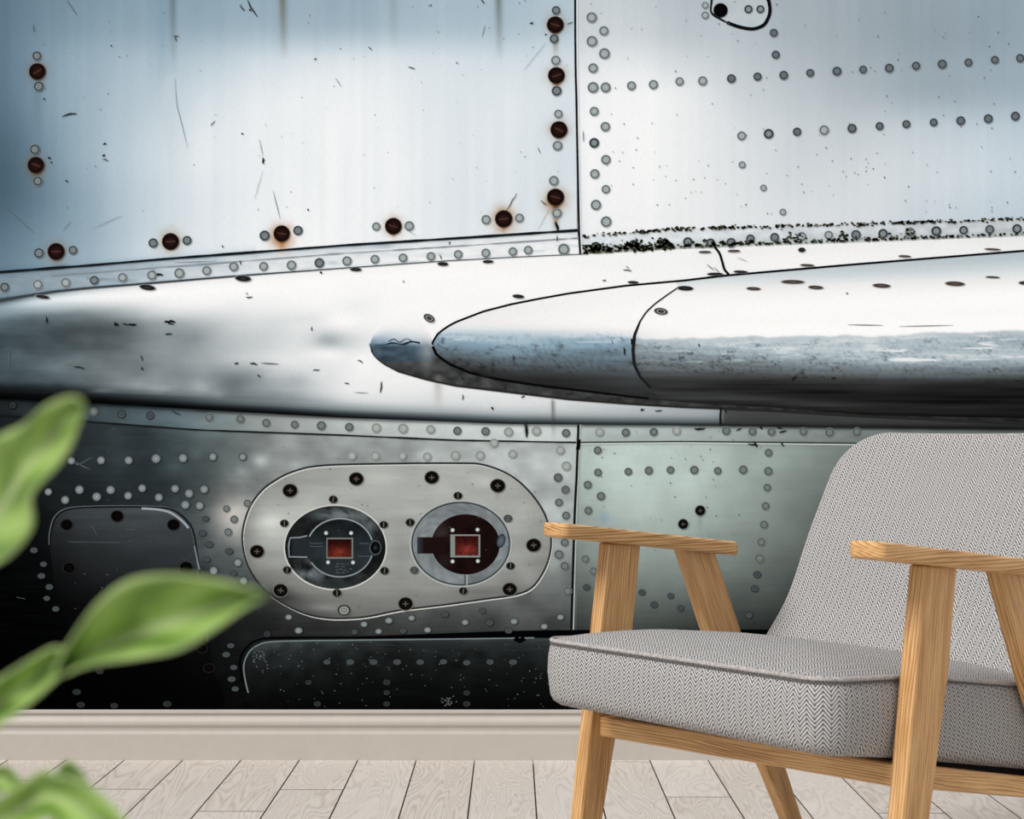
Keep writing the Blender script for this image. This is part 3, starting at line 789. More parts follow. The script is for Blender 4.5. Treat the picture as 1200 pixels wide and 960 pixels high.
# --- rivets: shared discs in a few tones, one object each
def disc_mesh(name, rings, extra=None):
    n = 16; v = [(0, 0, 0)]; c = [rings[0][1]]; f = []
    for r, col in rings[1:]:
        for k in range(n):
            a = 2 * math.pi * k / n
            v.append((r * math.cos(a), 0, r * math.sin(a))); c.append(col)
    for k in range(n): f.append((0, 1 + k, 1 + (k + 1) % n))
    for q in range(len(rings) - 2):
        for k in range(n):
            a = 1 + q * n + k; b_ = 1 + q * n + (k + 1) % n
            f.append((a, a + n, b_ + n, b_))
    for quad, col in (extra or []):
        i0 = len(v)
        for (x, z) in quad: v.append((x, -0.00006 / S, z)); c.append(col)
        f.append((i0, i0 + 1, i0 + 2, i0 + 3))
    me = mesh(name, np.array(v) * S, f, c)
    me.materials.append(PRINT)
    return me
RV = {
 'iron': disc_mesh('rivet', [(0, (122, 131, 134)), (0.35, (88, 97, 101)), (0.62, (112, 121, 125)), (0.76, (46, 54, 58)), (1.0, (60, 68, 73)), (1.14, (150, 160, 166))]),
 'light': disc_mesh('rivet', [(0, (186, 194, 192)), (0.35, (150, 160, 160)), (0.66, (172, 180, 180)), (0.74, (84, 94, 98)), (1.0, (104, 114, 118)), (1.12, (178, 186, 190))]),
 'dark': disc_mesh('rivet', [(0, (150, 158, 158)), (0.35, (120, 130, 132)), (0.62, (128, 138, 140)), (0.74, (34, 42, 46)), (0.98, (44, 52, 56)), (1.14, (150, 160, 166))]),
 'steel': disc_mesh('rivet', [(0, (140, 148, 150)), (0.35, (104, 113, 117)), (0.62, (130, 139, 142)), (0.76, (48, 56, 60)), (1.0, (64, 72, 77)), (1.14, (150, 160, 166))]),
 'pale': disc_mesh('rivet', [(0, (164, 172, 171)), (0.4, (118, 126, 127)), (0.66, (134, 142, 142)), (0.95, (76, 84, 88)), (1.15, (58, 66, 71))]),
 'dim': disc_mesh('rivet', [(0, (84, 92, 95)), (0.4, (48, 55, 58)), (0.68, (82, 90, 93)), (0.95, (44, 50, 53)), (1.1, (30, 36, 39))]),
 'black': disc_mesh('rivet', [(0, (60, 66, 68)), (0.4, (18, 22, 24)), (0.68, (56, 62, 64)), (0.95, (22, 26, 28)), (1.1, (14, 17, 19))]),
 'faint': disc_mesh('rivet', [(0, (178, 184, 180)), (0.4, (160, 166, 163)), (0.7, (166, 172, 169)), (0.82, (122, 128, 126)), (1.0, (138, 144, 141)), (1.15, (160, 166, 163))]),
 'mid': disc_mesh('rivet', [(0, (128, 136, 133)), (0.35, (104, 112, 110)), (0.62, (124, 131, 129)), (0.76, (66, 73, 73)), (1.0, (82, 90, 89)), (1.14, (148, 156, 153))]),
}
sl = lambda w, l: [(-l, -w), (l, -w), (l, w), (-l, w)]
slv = lambda w, l: [(-w, -l), (w, -l), (w, l), (-w, l)]
SCM = {
 'rust': disc_mesh('screw', [(0, (46, 28, 24)), (0.45, (36, 20, 18)), (0.8, (24, 14, 13)), (1.0, (16, 10, 10)), (1.12, (92, 70, 54))], [(sl(0.08, 0.62), (74, 50, 44))]),
 'phillips': disc_mesh('screw', [(0, (30, 28, 26)), (0.5, (16, 15, 14)), (0.85, (10, 10, 10)), (1.0, (22, 22, 21)), (1.15, (140, 138, 132))], [(sl(0.07, 0.42), (98, 90, 80)), (slv(0.07, 0.42), (92, 84, 76))]),
 'hole': disc_mesh('screw', [(0, (14, 12, 11)), (0.5, (8, 7, 7)), (0.9, (5, 5, 5)), (1.0, (12, 11, 11)), (1.15, (52, 50, 48))]),
 'slot': disc_mesh('screw', [(0, (28, 28, 27)), (0.5, (22, 22, 21)), (0.9, (16, 16, 15)), (1.1, (120, 122, 118))], [(slv(0.1, 0.7), (110, 108, 100))]),
 'grey': disc_mesh('screw', [(0, (98, 104, 100)), (0.5, (80, 86, 83)), (0.9, (56, 60, 58)), (1.1, (120, 124, 120))], [(sl(0.08, 0.6), (52, 56, 54))]),
 'ring': disc_mesh('screw', [(0, (150, 154, 150)), (0.4, (110, 114, 110)), (0.7, (158, 162, 158)), (0.78, (30, 32, 31)), (1.0, (52, 55, 53)), (1.12, (140, 144, 140))]),
}
def put(kind, me, x, y, r, layer, parent, sq=1.0, rot=None):
    o = bpy.data.objects.new(kind, me)
    COL.objects.link(o)
    o.parent = parent
    o.location = (float(PX(x)), -0.0003 * layer, float(PZ(y)))
    o.scale = (r, 1, r * sq)
    o.rotation_euler = (0, rnd.uniform(0, 6.28) if rot is None and sq == 1.0 else (rot or 0), 0)
    return o
def rivets(parent, tone, pts, r, ox=0, oy=0, k=1.0, sq=1.0, jit=0.08):
    for p in pts:
        tn = tone if isinstance(tone, str) else rnd.choice(tone)
        put('rivet', RV[tn], ox + p[0] * k, oy + p[1] * k, r * (1 + rnd.uniform(-jit, jit)), 5, parent, sq)
T3 = 1 / 3.0
rivets(panel_a, 'steel', [(130, 197), (137, 304), (123, 526), (133, 637), (137, 890), (257, 880), (539, 855), (658, 846), (931, 829), (1048, 811)], 5.2, k=T3)
rivets(panel_a, ['light', 'light', 'steel'], [(123, 797), (239, 795), (509, 773), (626, 767), (755, 37), (748, 137), (754, 213), (757, 320), (763, 401), (760, 513), (747, 636), (758, 750)], 5.0, 400, 0, T3)
rivets(strip_a, ['light', 'light', 'steel'], [(17, 230), (133, 221), (231, 214), (332, 206), (431, 196), (534, 188), (631, 181), (727, 172), (822, 158), (927, 157), (1025, 153), (1123, 145)], 5.2, 0, 260, T3)
rivets(strip_a, 'light', [(20, 138), (118, 132), (217, 127), (315, 122), (411, 115), (508, 110), (603, 105), (657, 100)], 5.0, 400, 260, T3)
rivets(strip_a, 'light', [(782, 97)], 6.2, 400, 260, T3)
rivets(panel_b, ['light', 'dark'], [(880, 62), (923, 109), (881, 146), (925, 189), (885, 240), (885, 308), (929, 308), (928, 446), (889, 503), (891, 612), (895, 721), (931, 780)], 5.6, 400, 0, T3)
rivets(panel_b, 'light', [(1020, 302), (1097, 298), (1189, 287), (889, 392), (930, 562), (930, 666)], 5.0, 400, 0, T3)
rivets(panel_b, 'iron', [(171, 277), (263, 270), (355, 265), (448, 257), (542, 251), (634, 245), (726, 240), (820, 232), (912, 226), (1004, 220), (1097, 211), (1186, 205), (320, 116), (327, 193), (402, 464), (595, 452), (692, 444), (786, 437), (882, 431), (977, 425), (1074, 418), (1169, 409)], 4.7, 800, 0, T3)
rivets(panel_b, ['dark', 'light'], [(70, 285), (207, 478), (302, 471), (497, 458)], 5.2, 800, 0, T3)
rivets(panel_b, 'light', [(209, 580), (284, 661), (352, 746), (79, 19), (79, 54)], 3.9, 800, 0, T3)
rivets(cover, 'dark', [(231, 33), (273, 33)], 4.3, 800, 0, T3)
rivets(panel_b, 'steel', [(1233, 66), (1266, 64), (1300, 61), (1222, 134), (1254, 131), (1286, 128)], 4.7)
rivets(strip_b, ['dark', 'steel', 'light'], [(18, 851), (98, 855), (170, 854), (238, 840), (323, 835), (418, 832), (513, 827), (609, 826), (704, 822), (799, 817), (891, 813), (987, 810), (1079, 807), (1175, 805)], 5.0, 800, 0, T3)
rivets(strip_b, 'dark', [(895, 868), (1028, 862), (1133, 857)], 5.5, 400, 0, T3)
rivets(strip_c, 'black', [(45, 645), (128, 655)], 4.2, 0, 260, T3)
rivets(strip_c, ['dim', 'mid'], [(330, 668), (428, 677), (528, 681)], 4.4, 0, 260, T3)
rivets(strip_c, 'mid', [(735, 687), (845, 693), (936, 707), (1036, 713), (1130, 717)], 4.6, 0, 260, T3)
rivets(strip_c, ['mid', 'faint'], [(28, 722), (123, 725), (217, 727), (314, 730), (408, 735), (507, 737), (588, 739), (686, 736), (790, 743), (908, 739), (1000, 741), (1098, 739), (1178, 735)], 4.8, 400, 260, T3)
rivets(strip_c, 'mid', [(153, 735), (245, 737), (312, 738), (424, 737), (516, 740), (612, 738)], 4.6, 800, 260, T3)
rivets(panel_c, 'pale', [(474, 238), (603, 238), (732, 230), (858, 228), (373, 376), (454, 409), (519, 377), (601, 404), (667, 369), (745, 412), (821, 371), (887, 394), (957, 374), (869, 447), (936, 451)], 4.8, 0, 480, 0.25)
rivets(panel_c, ['dim', 'pale'], [(227, 386), (306, 424), (998, 222), (1138, 222), (335, 240), (1002, 755), (1115, 718), (1142, 803)], 4.4, 0, 480, 0.25)
rivets(panel_c, 'dim', [(160, 660), (205, 725), (195, 780), (232, 832), (220, 885), (262, 935), (965, 512), (950, 580), (982, 633), (970, 703), (1095, 768), (1075, 665)], 4.2, 0, 480, 0.25, 0.75)
rivets(panel_c, 'mid', [(1062, 465), (1160, 440), (1098, 515), (1070, 575)], 4.0, 0, 480, 0.25)
rivets(panel_c, 'faint', [(37, 823), (119, 823), (215, 823), (302, 826), (401, 822), (488, 822), (602, 817), (537, 778), (770, 803), (791, 859), (762, 899), (788, 942)], 4.8, 400, 260, T3)
rivets(panel_c, ['pale', 'dim'], [(205, 610), (130, 668), (240, 657), (437, 662), (470, 635), (521, 660), (557, 622), (607, 658), (637, 613), (693, 655), (755, 600), (825, 628), (887, 587), (911, 630), (978, 657), (997, 625), (1103, 643), (1160, 610)], 4.2, 270, 520, T3, 0.8)
rivets(panel_c, 'mid', [(1152, 120), (1178, 162), (1155, 207), (1180, 253), (1175, 347), (1155, 390), (1175, 430), (1185, 518)], 4.6, 270, 520, T3)
rivets(panel_c, 'dim', [(152, 67), (30, 105), (15, 135), (40, 178), (33, 217), (45, 250)], 4.4, 260, 720, 0.35, 0.7)
rivets(panel_c, 'black', [(117, 787), (90, 811), (95, 826), (134, 827), (196, 825)], 5, sq=0.7)
rivets(hatch_b, 'dim', [(352, 160), (430, 160), (508, 160), (587, 160), (664, 160), (742, 159), (820, 162), (898, 160), (975, 160)], 4.6, 260, 720, 0.35, 0.7)
rivets(hatch_b, 'black', [(290, 228), (552, 228), (552, 262), (552, 300), (820, 263), (820, 300), (320, 300)], 4.4, 260, 720, 0.35, 0.75)
rivets(panel_d, 'mid', [(254, 151), (255, 233), (217, 279), (266, 321), (219, 374), (367, 230), (443, 226), (523, 224), (611, 224), (698, 227), (792, 223), (886, 160), (885, 228), (881, 289), (875, 357), (869, 426), (859, 490), (852, 551), (208, 553), (238, 598)], 4.4, 620, 480, 0.3167)
rivets(panel_d, 'dim', [(844, 611), (835, 663), (813, 762), (213, 658), (418, 677), (463, 722), (524, 690), (561, 735)], 4.0, 620, 480, 0.3167, 0.85)

def screws(parent, tone, pts, r, ox=0, oy=0, k=1.0, sq=1.0):
    for p in pts: put('screw', SCM[tone], ox + p[0] * k, oy + p[1] * k, r * rnd.uniform(0.97, 1.04), 6, parent, sq, rnd.uniform(-0.6, 0.6) if tone == 'rust' else rnd.uniform(-0.2, 0.2))
screws(panel_a, 'rust', [(44, 84), (42.3, 193.7), (66, 295), (200, 283.3), (330.3, 274), (461, 265.3), (590.3, 256.7), (650.7, 29.3), (652, 88.7), (655, 152.3), (651, 231.3)], 9.0)
screws(cover, 'hole', [(844.3, 12.3)], 7.2)
screws(plate, 'phillips', [(210, 165), (443, 124), (708, 119), (940, 148), (1066, 357), (982, 512), (616, 563), (177, 516), (94, 379)], 8.0, 270, 520, T3, 0.9)
screws(plate, 'ring', [(400, 586)], 7.4, 270, 520, T3, 0.85)
screws(plate, 'slot', [(362, 196), (190, 280), (200, 444), (375, 525), (539, 285), (542, 447), (800, 183), (632, 277), (819, 518), (985, 430)], 5.0, 270, 520, T3, 0.85)
screws(plate, 'grey', [(976, 263), (647, 445)], 5.0, 270, 520, T3, 0.85)
screws(panel_d, 'phillips', [(633, 374), (570, 424)], 5.6, 620, 480, 0.3167)
screws(hatch_a, 'hole', [(313, 540), (550, 500), (814, 540), (325, 743), (873, 740)], 6.7, 0, 480, 0.25, 0.9)
screws(hatch_a, 'hole', [(237, 760), (245, 783)], 6, sq=0.8)

# flat countersunk fasteners seen at a glancing angle on the fairing and the wing
FAST = disc_mesh('fastener', [(0, (58, 58, 58)), (0.5, (34, 34, 34)), (0.85, (26, 26, 27)), (1.0, (74, 76, 78)), (1.15, (190, 194, 196))])
FASTB = disc_mesh('fastener', [(0, (104, 90, 84)), (0.5, (74, 64, 60)), (0.85, (54, 48, 46)), (1.0, (110, 100, 96)), (1.15, (205, 205, 205))])
for (x, y, w, h, rot, m_) in ((173, 337, 9, 3, .15, FAST), (285, 326.5, 9, 3.4, .1, FAST), (50, 348, 8, 2, .15, FAST), (417, 316, 6.5, 2, .05, FAST), (519, 309.5, 6, 2.2, .05, FAST), (572, 306.8, 6, 1.8, .0, FAST),
                              (607.5, 347.5, 6.5, 2.1, .1, FAST), (742, 331, 6, 1.5, .05, FAST), (803, 338, 9, 2.6, .05, FAST), (883, 338.5, 8, 1.9, .05, FASTB), (929, 330.5, 13, 2.2, .02, FASTB),
                              (956, 337, 8.5, 2.1, .06, FASTB), (1033, 335, 10, 2.4, .06, FASTB), (1119, 332.7, 11, 2.6, .05, FASTB), (939.5, 293, 4, 2.6, .0, FAST), (946, 311, 8, 1.4, .05, FASTB), (1060, 300.5, 7, 1.3, .05, FASTB),
                              (1163, 292.3, 9, 1.2, .05, FASTB), (838, 321.3, 9, 1.6, 0, FAST), (868, 318.7, 8, 1.5, .05, FAST), (860, 294.3, 7, 1.4, 0, FASTB), (826, 295.5, 7, 1.3, 0, FASTB), (1204, 332, 10, 2.4, .05, FASTB), (1163, 325, 8, 1.2, .05, FASTB)):
    o = put('fastener', m_, x, y, w, 5, fairing if m_ is FAST else wing_b, h / w, rot)
RING = disc_mesh('fastener', [(0, (70, 72, 72)), (0.5, (40, 42, 42)), (0.6, (190, 192, 192)), (0.75, (30, 32, 33)), (1.0, (60, 62, 62)), (1.15, (205, 208, 210))])
put('fastener', RING, 503, 373, 6.5, 5, fairing, 0.62, 0.5)
put('fastener', RING, 774.5, 365, 7.5, 5, wing_b, 0.5, 0.15)

# --- the two round sockets
def ell(cx, cy, rx, ry, n=48, a0=0.0):
    return np.array([(cx + rx * math.cos(2 * math.pi * k / n + a0), cy + ry * math.sin(2 * math.pi * k / n + a0)) for k in range(n)])
def socket(cx, cy, rx, ry, ix, iy, irx, iry, col_ring, col_disc, arm, arm_c, arm_end, win, frame_c, red_top, red_bot, dots, dark):
    so = poly_plate('socket', ell(cx, cy, rx, ry), col_ring, 3, 16, label='dark round socket in a blackened ring' if dark else 'round socket in a speckled pale grey ring')
    seam(ell(cx, cy, rx + 1.0, ry + 1.0), 1.8, (196, 200, 196) if dark else (170, 176, 172), 3.4, True, False, so).name = 'rim'
    if not dark: seam(ell(cx, cy, rx - 1.2, ry - 1.2), 1.3, (44, 48, 50), 3.5, True, False, so).name = 'rim_shadow'
    d = poly_plate('socket_disc', ell(ix, iy, irx, iry), col_disc, 4, 8, so)
    x0, x1, y0, y1 = arm
    a_ = flat('slot', [(x0, y0), (x0, y1), (x1, y1), (x1, y0), (x0 + arm_end, y0), (x0 + arm_end, y1)], [(0, 1, 5, 4), (4, 5, 2, 3)], [arm_c[0], arm_c[0], arm_c[1], arm_c[1], arm_c[1], arm_c[1]], 4.4, so)
    x0, x1, y0, y1 = win
    flat('window_frame', [(x0, y0), (x0, y1), (x1, y1), (x1, y0)], [(0, 1, 2, 3)], frame_c, 4.8, so)
    l = 5.5 if not dark else 1.4
    x0 += l; x1 -= 2.0; y0 += 1.8; y1 -= 2.2
    v = []; c = []; f = []
    n = 12
    for j in range(n + 1):
        for i in range(n + 1):
            v.append((x0 + (x1 - x0) * i / n, y0 + (y1 - y0) * j / n))
            t = j / n; g = math.exp(-((i / n - 0.5) / 0.35) ** 2 - ((t - 0.72) / 0.28) ** 2)
            cc = np.array(red_top) * (1 - t) + np.array(red_bot) * t * 0.7 + np.array((74, 34, 28)) * g * 0.7
            c.append(cc * (0.75 + 0.5 * rnd.random()))
    for j in range(n):
        for i in range(n):
            k = j * (n + 1) + i
            f.append((k, k + n + 1, k + n + 2, k + 1))
    rw = flat('red_window', v, f, c, 5.2, so); rw['label'] = 'dull red square window'
    dm = disc_mesh('pin', [(0, (226, 230, 230)), (0.5, (196, 202, 202)), (1.0, (90, 98, 100))])
    for p in dots: put('pin', dm, p[0], p[1], 2.6, 5.4, so)
    return so
def ring1(x, y):
    v = 26 + (fbm(x, y, 10, 8, 111) - 0.5) * 26
    a = np.clip((fbm(x, y, 12, 8, 112) - 0.36) * 4, 0, 1)
    v = v + 96 * a * np.exp(-((x - 402) / 34) ** 2 - ((y - 603) / 9) ** 2) + 70 * a * np.exp(-((x - 434) / 10) ** 2 - ((y - 616) / 12) ** 2) + 84 * a * np.exp(-((x - 362) / 18) ** 2 - ((y - 668) / 12) ** 2) + 26 * a * (y > 672)
    return tint(np.clip(v, 6, 190), 0.08 + 0 * v, 1.0, 0.4)
def disc1(x, y):
    v = 42 + (fbm(x, y, 12, 10, 113) - 0.5) * 26 - 14 * np.clip((642 - y) / 34, 0, 1)
    return tint(v, 0.16 + 0 * v, 1.0, 0.5)
s1 = socket(393, 641.6, 59, 48.6, 398.5, 642, 38.5, 34, ring1, disc1, (339, 366, 630.5, 652.5), ((6, 7, 8), (36, 42, 46)), 5.5, (382.6, 414, 630.2, 655), (112, 116, 112), (36, 11, 10), (104, 38, 28),
            ((382.2, 624.8), (411.5, 624.8), (384.5, 659), (413.7, 659.3)), True)
seam(ell(398.5, 642, 38.8, 34.2)[2:-27], 1.6, (132, 142, 146), 4.5, False, False, s1).name = 'rim'
seam(ell(398.5, 642, 38.8, 34.2)[27:47], 1.6, (142, 152, 156), 4.5, False, False, s1).name = 'rim'
seam([(360, 628), (351, 630), (340, 630.5), (338.3, 640), (339, 652.6), (360, 653)], 1.6, (134, 142, 146), 4.6, False, False, s1).name = 'rim'
put('keyhole', disc_mesh('keyhole', [(0, (46, 52, 56)), (0.4, (10, 12, 12)), (0.8, (8, 9, 9)), (1.0, (96, 104, 106))]), 440, 642, 7, 4.8, s1, 1.25, 0)
for (xa, xb, y) in ((363, 378, 637), (363, 378, 640.5), (421, 432, 637), (420, 434, 652)):
    seam([(xa, y), (xb, y)], 1.0, (74, 84, 90), 4.7, False, False, s1).name = 'moulding'
# worn embossed marks under the first window
mk = []
for (x, y, w) in ((396, 661, 4), (401.5, 661, 4), (407, 661, 3), (395, 664, 5), (402, 664, 5), (395, 668, 3), (399.5, 667, 3.5), (404, 668, 4), (411, 667, 3.5), (396, 671, 4), (402, 671, 5), (407.5, 670, 2)):
    v, f = ribbon_geo([(x - w / 2, y), (x + w / 2, y)], 0.9)
    mk.append((v, f))
def join(parts):
    V = []; F = []; k = 0
    for v, f in parts:
        V.append(v); F += [tuple(i + k for i in q) for q in f]; k += len(v)
    return np.concatenate(V), F
v, f = join(mk); flat('embossing', v, f, (84, 94, 98), 4.7, s1)
def ring2(x, y):
    v = 128 + (vnoise(x, y, 2.2, 2.2, 121) - 0.5) * 34 + (fbm(x, y, 20, 20, 122) - 0.5) * 30
    return tint(v, 0.06 + 0 * v, 1.0, 0.4)
def disc2(x, y):
    v = 16 + (fbm(x, y, 10, 10, 123) - 0.5) * 12
    g = 34 * np.exp(-((x - 516) / 10) ** 2 - ((y - 622) / 12) ** 2) * (0.4 + fbm(x, y, 6, 6, 124)) + 16 * np.exp(-((x - 520) / 8) ** 2 - ((y - 658) / 8) ** 2)
    c = np.stack([v * 1.5, v * 0.85, v * 0.8], -1)
    return c + np.stack([g * 0.8, g, g], -1)
s2 = socket(540, 637.2, 58.3, 49.4, 545.6, 638, 40, 35.3, ring2, disc2, (489, 524, 629.6, 648.8), ((48, 56, 66), (28, 17, 16)), 8, (527.8, 562.8, 626.4, 653.3), (128, 136, 132), (48, 15, 14), (104, 40, 36),
            ((530.4, 621.4), (559.6, 620.8), (530.4, 658), (560, 657.6)), False)
put('keyhole', disc_mesh('keyhole', [(0, (92, 104, 114)), (0.7, (70, 80, 90)), (1.0, (20, 22, 24))]), 587, 634, 5, 4.8, s2, 1.7, 0.3)
seam([(545, 673.5), (545, 686)], 1.4, (74, 82, 86), 4.5, False, False, s2).name = 'moulding'
seam([(547.2, 673.5), (547.2, 686)], 1.2, (168, 178, 180), 4.5, False, False, s2).name = 'moulding'

# --- scratches, paint chips, specks
scr = []
def sc(pts, w, ox, oy, k=T3): 
    p = np.array(pts, float) * k + np.array((ox, oy))
    if len(p) < 4:
        p = np.stack([np.interp(np.linspace(0, 1, 6), np.linspace(0, 1, len(p)), p[:, i]) for i in (0, 1)], 1)
    if w > 1.2:
        p = p + np.array([[rnd.uniform(-0.35, 0.35) * w, rnd.uniform(-0.35, 0.35) * w] for _ in p])
    scr.append(ribbon_geo(p, w, False, True))
for p, w in ((((235, 0), (272, 55)), 1.0), (((868, 0), (905, 60)), 1.8), (((843, 20), (860, 38)), 1.6), (((876, 32), (882, 38)), 2), (((615, 275), (622, 370), (640, 440), (660, 522)), 0.7), (((220, 412), (245, 402), (270, 402)), 2.0),
             (((740, 443), (757, 425)), 1.2), (((912, 490), (925, 550)), 0.7), (((926, 552), (927, 576)), 2.4), (((925, 600), (895, 700)), 0.5), (((960, 670), (985, 770)), 0.8), (((325, 805), (430, 758)), 0.6),
             (((222, 810), (250, 778)), 0.7), (((118, 85), (120, 115)), 1.0), (((362, 508), (375, 506)), 2), (((363, 552), (370, 540)), 2.4), (((362, 560), (380, 564)), 1.4), (((170, 556), (176, 560)), 2.4), (((178, 572), (184, 572)), 1.8),
             (((232, 636), (238, 638)), 2), (((152, 348), (158, 350)), 2), (((615, 130), (622, 145)), 1.4), (((608, 127), (630, 128)), 1.2), (((850, 468), (855, 471)), 2), (((1180, 275), (1200, 305)), 0.8), (((388, 162), (396, 163)), 1.5), (((1105, 210), (1112, 206)), 1.6), (((780, 865), (786, 869)), 1.6), (((1080, 735), (1086, 740)), 2)):
    sc(p, w, 0, 0)
for p, w in ((((640, 250), (720, 150)), 0.5), (((580, 740), (617, 680)), 1.3), (((235, 236), (258, 242)), 1.3), (((490, 0), (503, 12)), 1.6), (((700, 705), (722, 722)), 1.3), (((690, 810), (735, 730)), 0.5), (((495, 130), (505, 90)), 0.8),
             (((95, 165), (108, 176)), 1.2), (((690, 518), (700, 540)), 0.9), (((792, 86), (815, 78)), 1.2), (((664, 86), (674, 80)), 2.2), (((718, 120), (720, 124)), 2.4), (((312, 22), (318, 16)), 1.5), (((404, 220), (410, 223)), 1.3), (((755, 780), (760, 812)), 3.5), (((757, 828), (759, 850)), 1.4),
             (((345, 895), (353, 912)), 1.4), (((215, 800), (270, 832)), 0.4), (((850, 460), (852, 500)), 1.0), (((380, 860), (382, 850)), 1.4)):
    sc(p, w, 400, 0)
for p, w in ((((400, 360), (414, 362)), 4), (((430, 358), (455, 362)), 1.8), (((455, 360), (478, 362)), 2.6), (((578, 352), (615, 350)), 3), (((590, 358), (612, 360)), 1.6), (((580, 395), (605, 394)), 1.8), (((865, 265), (888, 266)), 1.6), (((865, 250), (872, 256)), 1.2), (((165, 335), (165, 358)), 2.2),
             (((880, 497), (905, 500)), 2), (((918, 497), (980, 500)), 1.2), (((825, 500), (838, 496)), 2), (((1100, 522), (1125, 520)), 1.4), (((905, 540), (916, 546)), 1.8), (((260, 510), (300, 515)), 1.8), (((30, 440), (34, 515)), 0.9), (((1095, 370), (1097, 382)), 1.5), (((495, 470), (502, 490)), 1.5), (((498, 512), (504, 522)), 2),
             (((525, 180), (575, 190)), 3), (((540, 168), (550, 200)), 3), (((625, 172), (640, 190)), 3.2), (((845, 135), (848, 152)), 1.5), (((1124, 176), (1132, 182)), 2.4), (((600, 660), (635, 680)), 1.6), (((160, 160), (240, 148)), 0.7), (((610, 144), (760, 138)), 0.8)):
    sc(p, w, 0, 260)
for p, w in ((((142, 560), (136, 602)), 1.8), (((58, 486), (76, 496)), 1.4), (((10, 567), (28, 570)), 1.4), (((427, 608), (428, 626)), 1.4), (((528, 650), (534, 662)), 2.2), (((577, 572), (576, 592)), 2), (((632, 617), (645, 614)), 1.8), (((1050, 662), (1064, 660)), 2.4), (((1103, 664), (1127, 664)), 1.6),
             (((420, 545), (432, 555)), 2), (((990, 170), (1022, 172)), 1.4), (((1000, 155), (1012, 165)), 0.9), (((216, 210), (222, 212)), 1.5), (((918, 206), (932, 207)), 1.5), (((647, 712), (650, 758)), 3.2), (((490, 540), (520, 548)), 3), (((45, 600), (95, 602)), 0.8), (((995, 440), (997, 470)), 2.2), (((1020, 410), (1022, 432)), 2.5), (((950, 415), (955, 430)), 1.1)):
    sc(p, w, 400, 260)
for p, w in ((((85, 150), (110, 170)), 1.0), (((110, 160), (130, 180)), 0.9), (((190, 125), (228, 140)), 0.6), (((575, 250), (580, 254)), 1.5), (((55, 430), (58, 440)), 1.8), (((190, 735), (205, 725)), 1.8), (((230, 780), (265, 785)), 2.2), (((330, 720), (350, 728)), 2), (((340, 740), (365, 735)), 2), (((345, 775), (355, 790)), 2),
             (((270, 722), (280, 728)), 2.4), (((40, 730), (80, 728)), 2.6), (((250, 770), (262, 792)), 2.2), (((580, 362), (705, 364)), 1.0), (((760, 368), (950, 364)), 0.9), (((380, 555), (400, 545)), 2.4), (((520, 548), (540, 552)), 2.2), (((145, 660), (155, 668)), 2)):
    sc(p, w, 800, 260)
for i in range(150):
    x = rnd.uniform(690, 1200); y = rnd.uniform(0, 250) if rnd.random() < 0.7 else rnd.uniform(170, 250)
    scr.append(ribbon_geo([(x, y), (x + rnd.uniform(0.4, 1.2), y + rnd.uniform(0.6, 1.8))], rnd.uniform(0.5, 1.3)))
for i in range(90):
    x = rnd.uniform(10, 670); y = rnd.uniform(0, 250)
    scr.append(ribbon_geo([(x, y), (x + rnd.uniform(0.4, 1.0), y + rnd.uniform(0.4, 1.2))], rnd.uniform(0.5, 1.1)))
for i in range(60):
    x = rnd.uniform(690, 900); y = rnd.uniform(500, 660)
    scr.append(ribbon_geo([(x, y), (x + rnd.uniform(0.4, 1.2), y + rnd.uniform(0.6, 1.8))], rnd.uniform(0.5, 1.2)))
sccol = []
for vv_, ff_ in scr:
    w_ = float(np.max(np.linalg.norm(vv_[:len(vv_) // 2] - vv_[len(vv_) // 2:], axis=1)))
    b_ = np.interp(w_, [0.4, 0.9, 1.6, 2.4], [150, 104, 52, 26])
    sccol += [(b_ * 0.96, b_, b_ * 1.03)] * len(vv_)
v, f = join(scr)
tag(flat('scratches', v, f, sccol, 4.9), kind='stuff')
lt = []
for p in (((108, 536), (92, 545), (80, 540)), ((84, 538), (98, 547), (106, 550)), ((250, 569), (258, 566)), ((148, 621), (158, 621)), ((108, 617), (114, 627)), ((131, 502), (137, 503)), ((80, 635), (140, 636)), ((7, 243), (40, 273)), ((20, 700), (30, 702))):
    scr_p = np.array(p, float); lt.append(ribbon_geo(scr_p, 1.2, False, True))
for i in range(240):
    x = rnd.uniform(295, 660); y = rnd.uniform(752, 830); 
    if rnd.random() < (y - 745) / 130: continue
    lt.append(ribbon_geo([(x, y), (x + rnd.uniform(0.5, 1.8), y + rnd.uniform(-0.4, 0.6))], rnd.uniform(0.4, 1.3)))
for i in range(22):
    x = rnd.gauss(304, 7); y = rnd.gauss(772, 6); lt.append(ribbon_geo([(x, y), (x + 1.8, y + 0.6)], 1.2))
    x = rnd.gauss(524, 6); y = rnd.gauss(821, 3); lt.append(ribbon_geo([(x, y), (x + 1.8, y + 0.4)], 1.2))
for i in range(120):
    x = rnd.uniform(60, 660); y = rnd.uniform(520, 740)
    lt.append(ribbon_geo([(x, y), (x + rnd.uniform(0.5, 2.5), y)], rnd.uniform(0.4, 0.9)))
v, f = join(lt)
tag(flat('light_scratches', v, f, (92, 101, 105), 4.9), kind='stuff')
ms = []; mc = []
def blob(x, y, r):
    n = 6; a0 = rnd.random() * 6
    v = np.array([(x + r * rnd.uniform(0.5, 1.2) * math.cos(a0 + 6.283 * k / n) * 1.3, y + r * rnd.uniform(0.5, 1.1) * math.sin(a0 + 6.283 * k / n)) for k in range(n)])
    ms.append((v, [tuple(range(n))])); c = rnd.choice(((46, 48, 34), (58, 64, 42), (34, 36, 28), (84, 92, 66), (28, 30, 26)))
    mc.extend([c] * n)
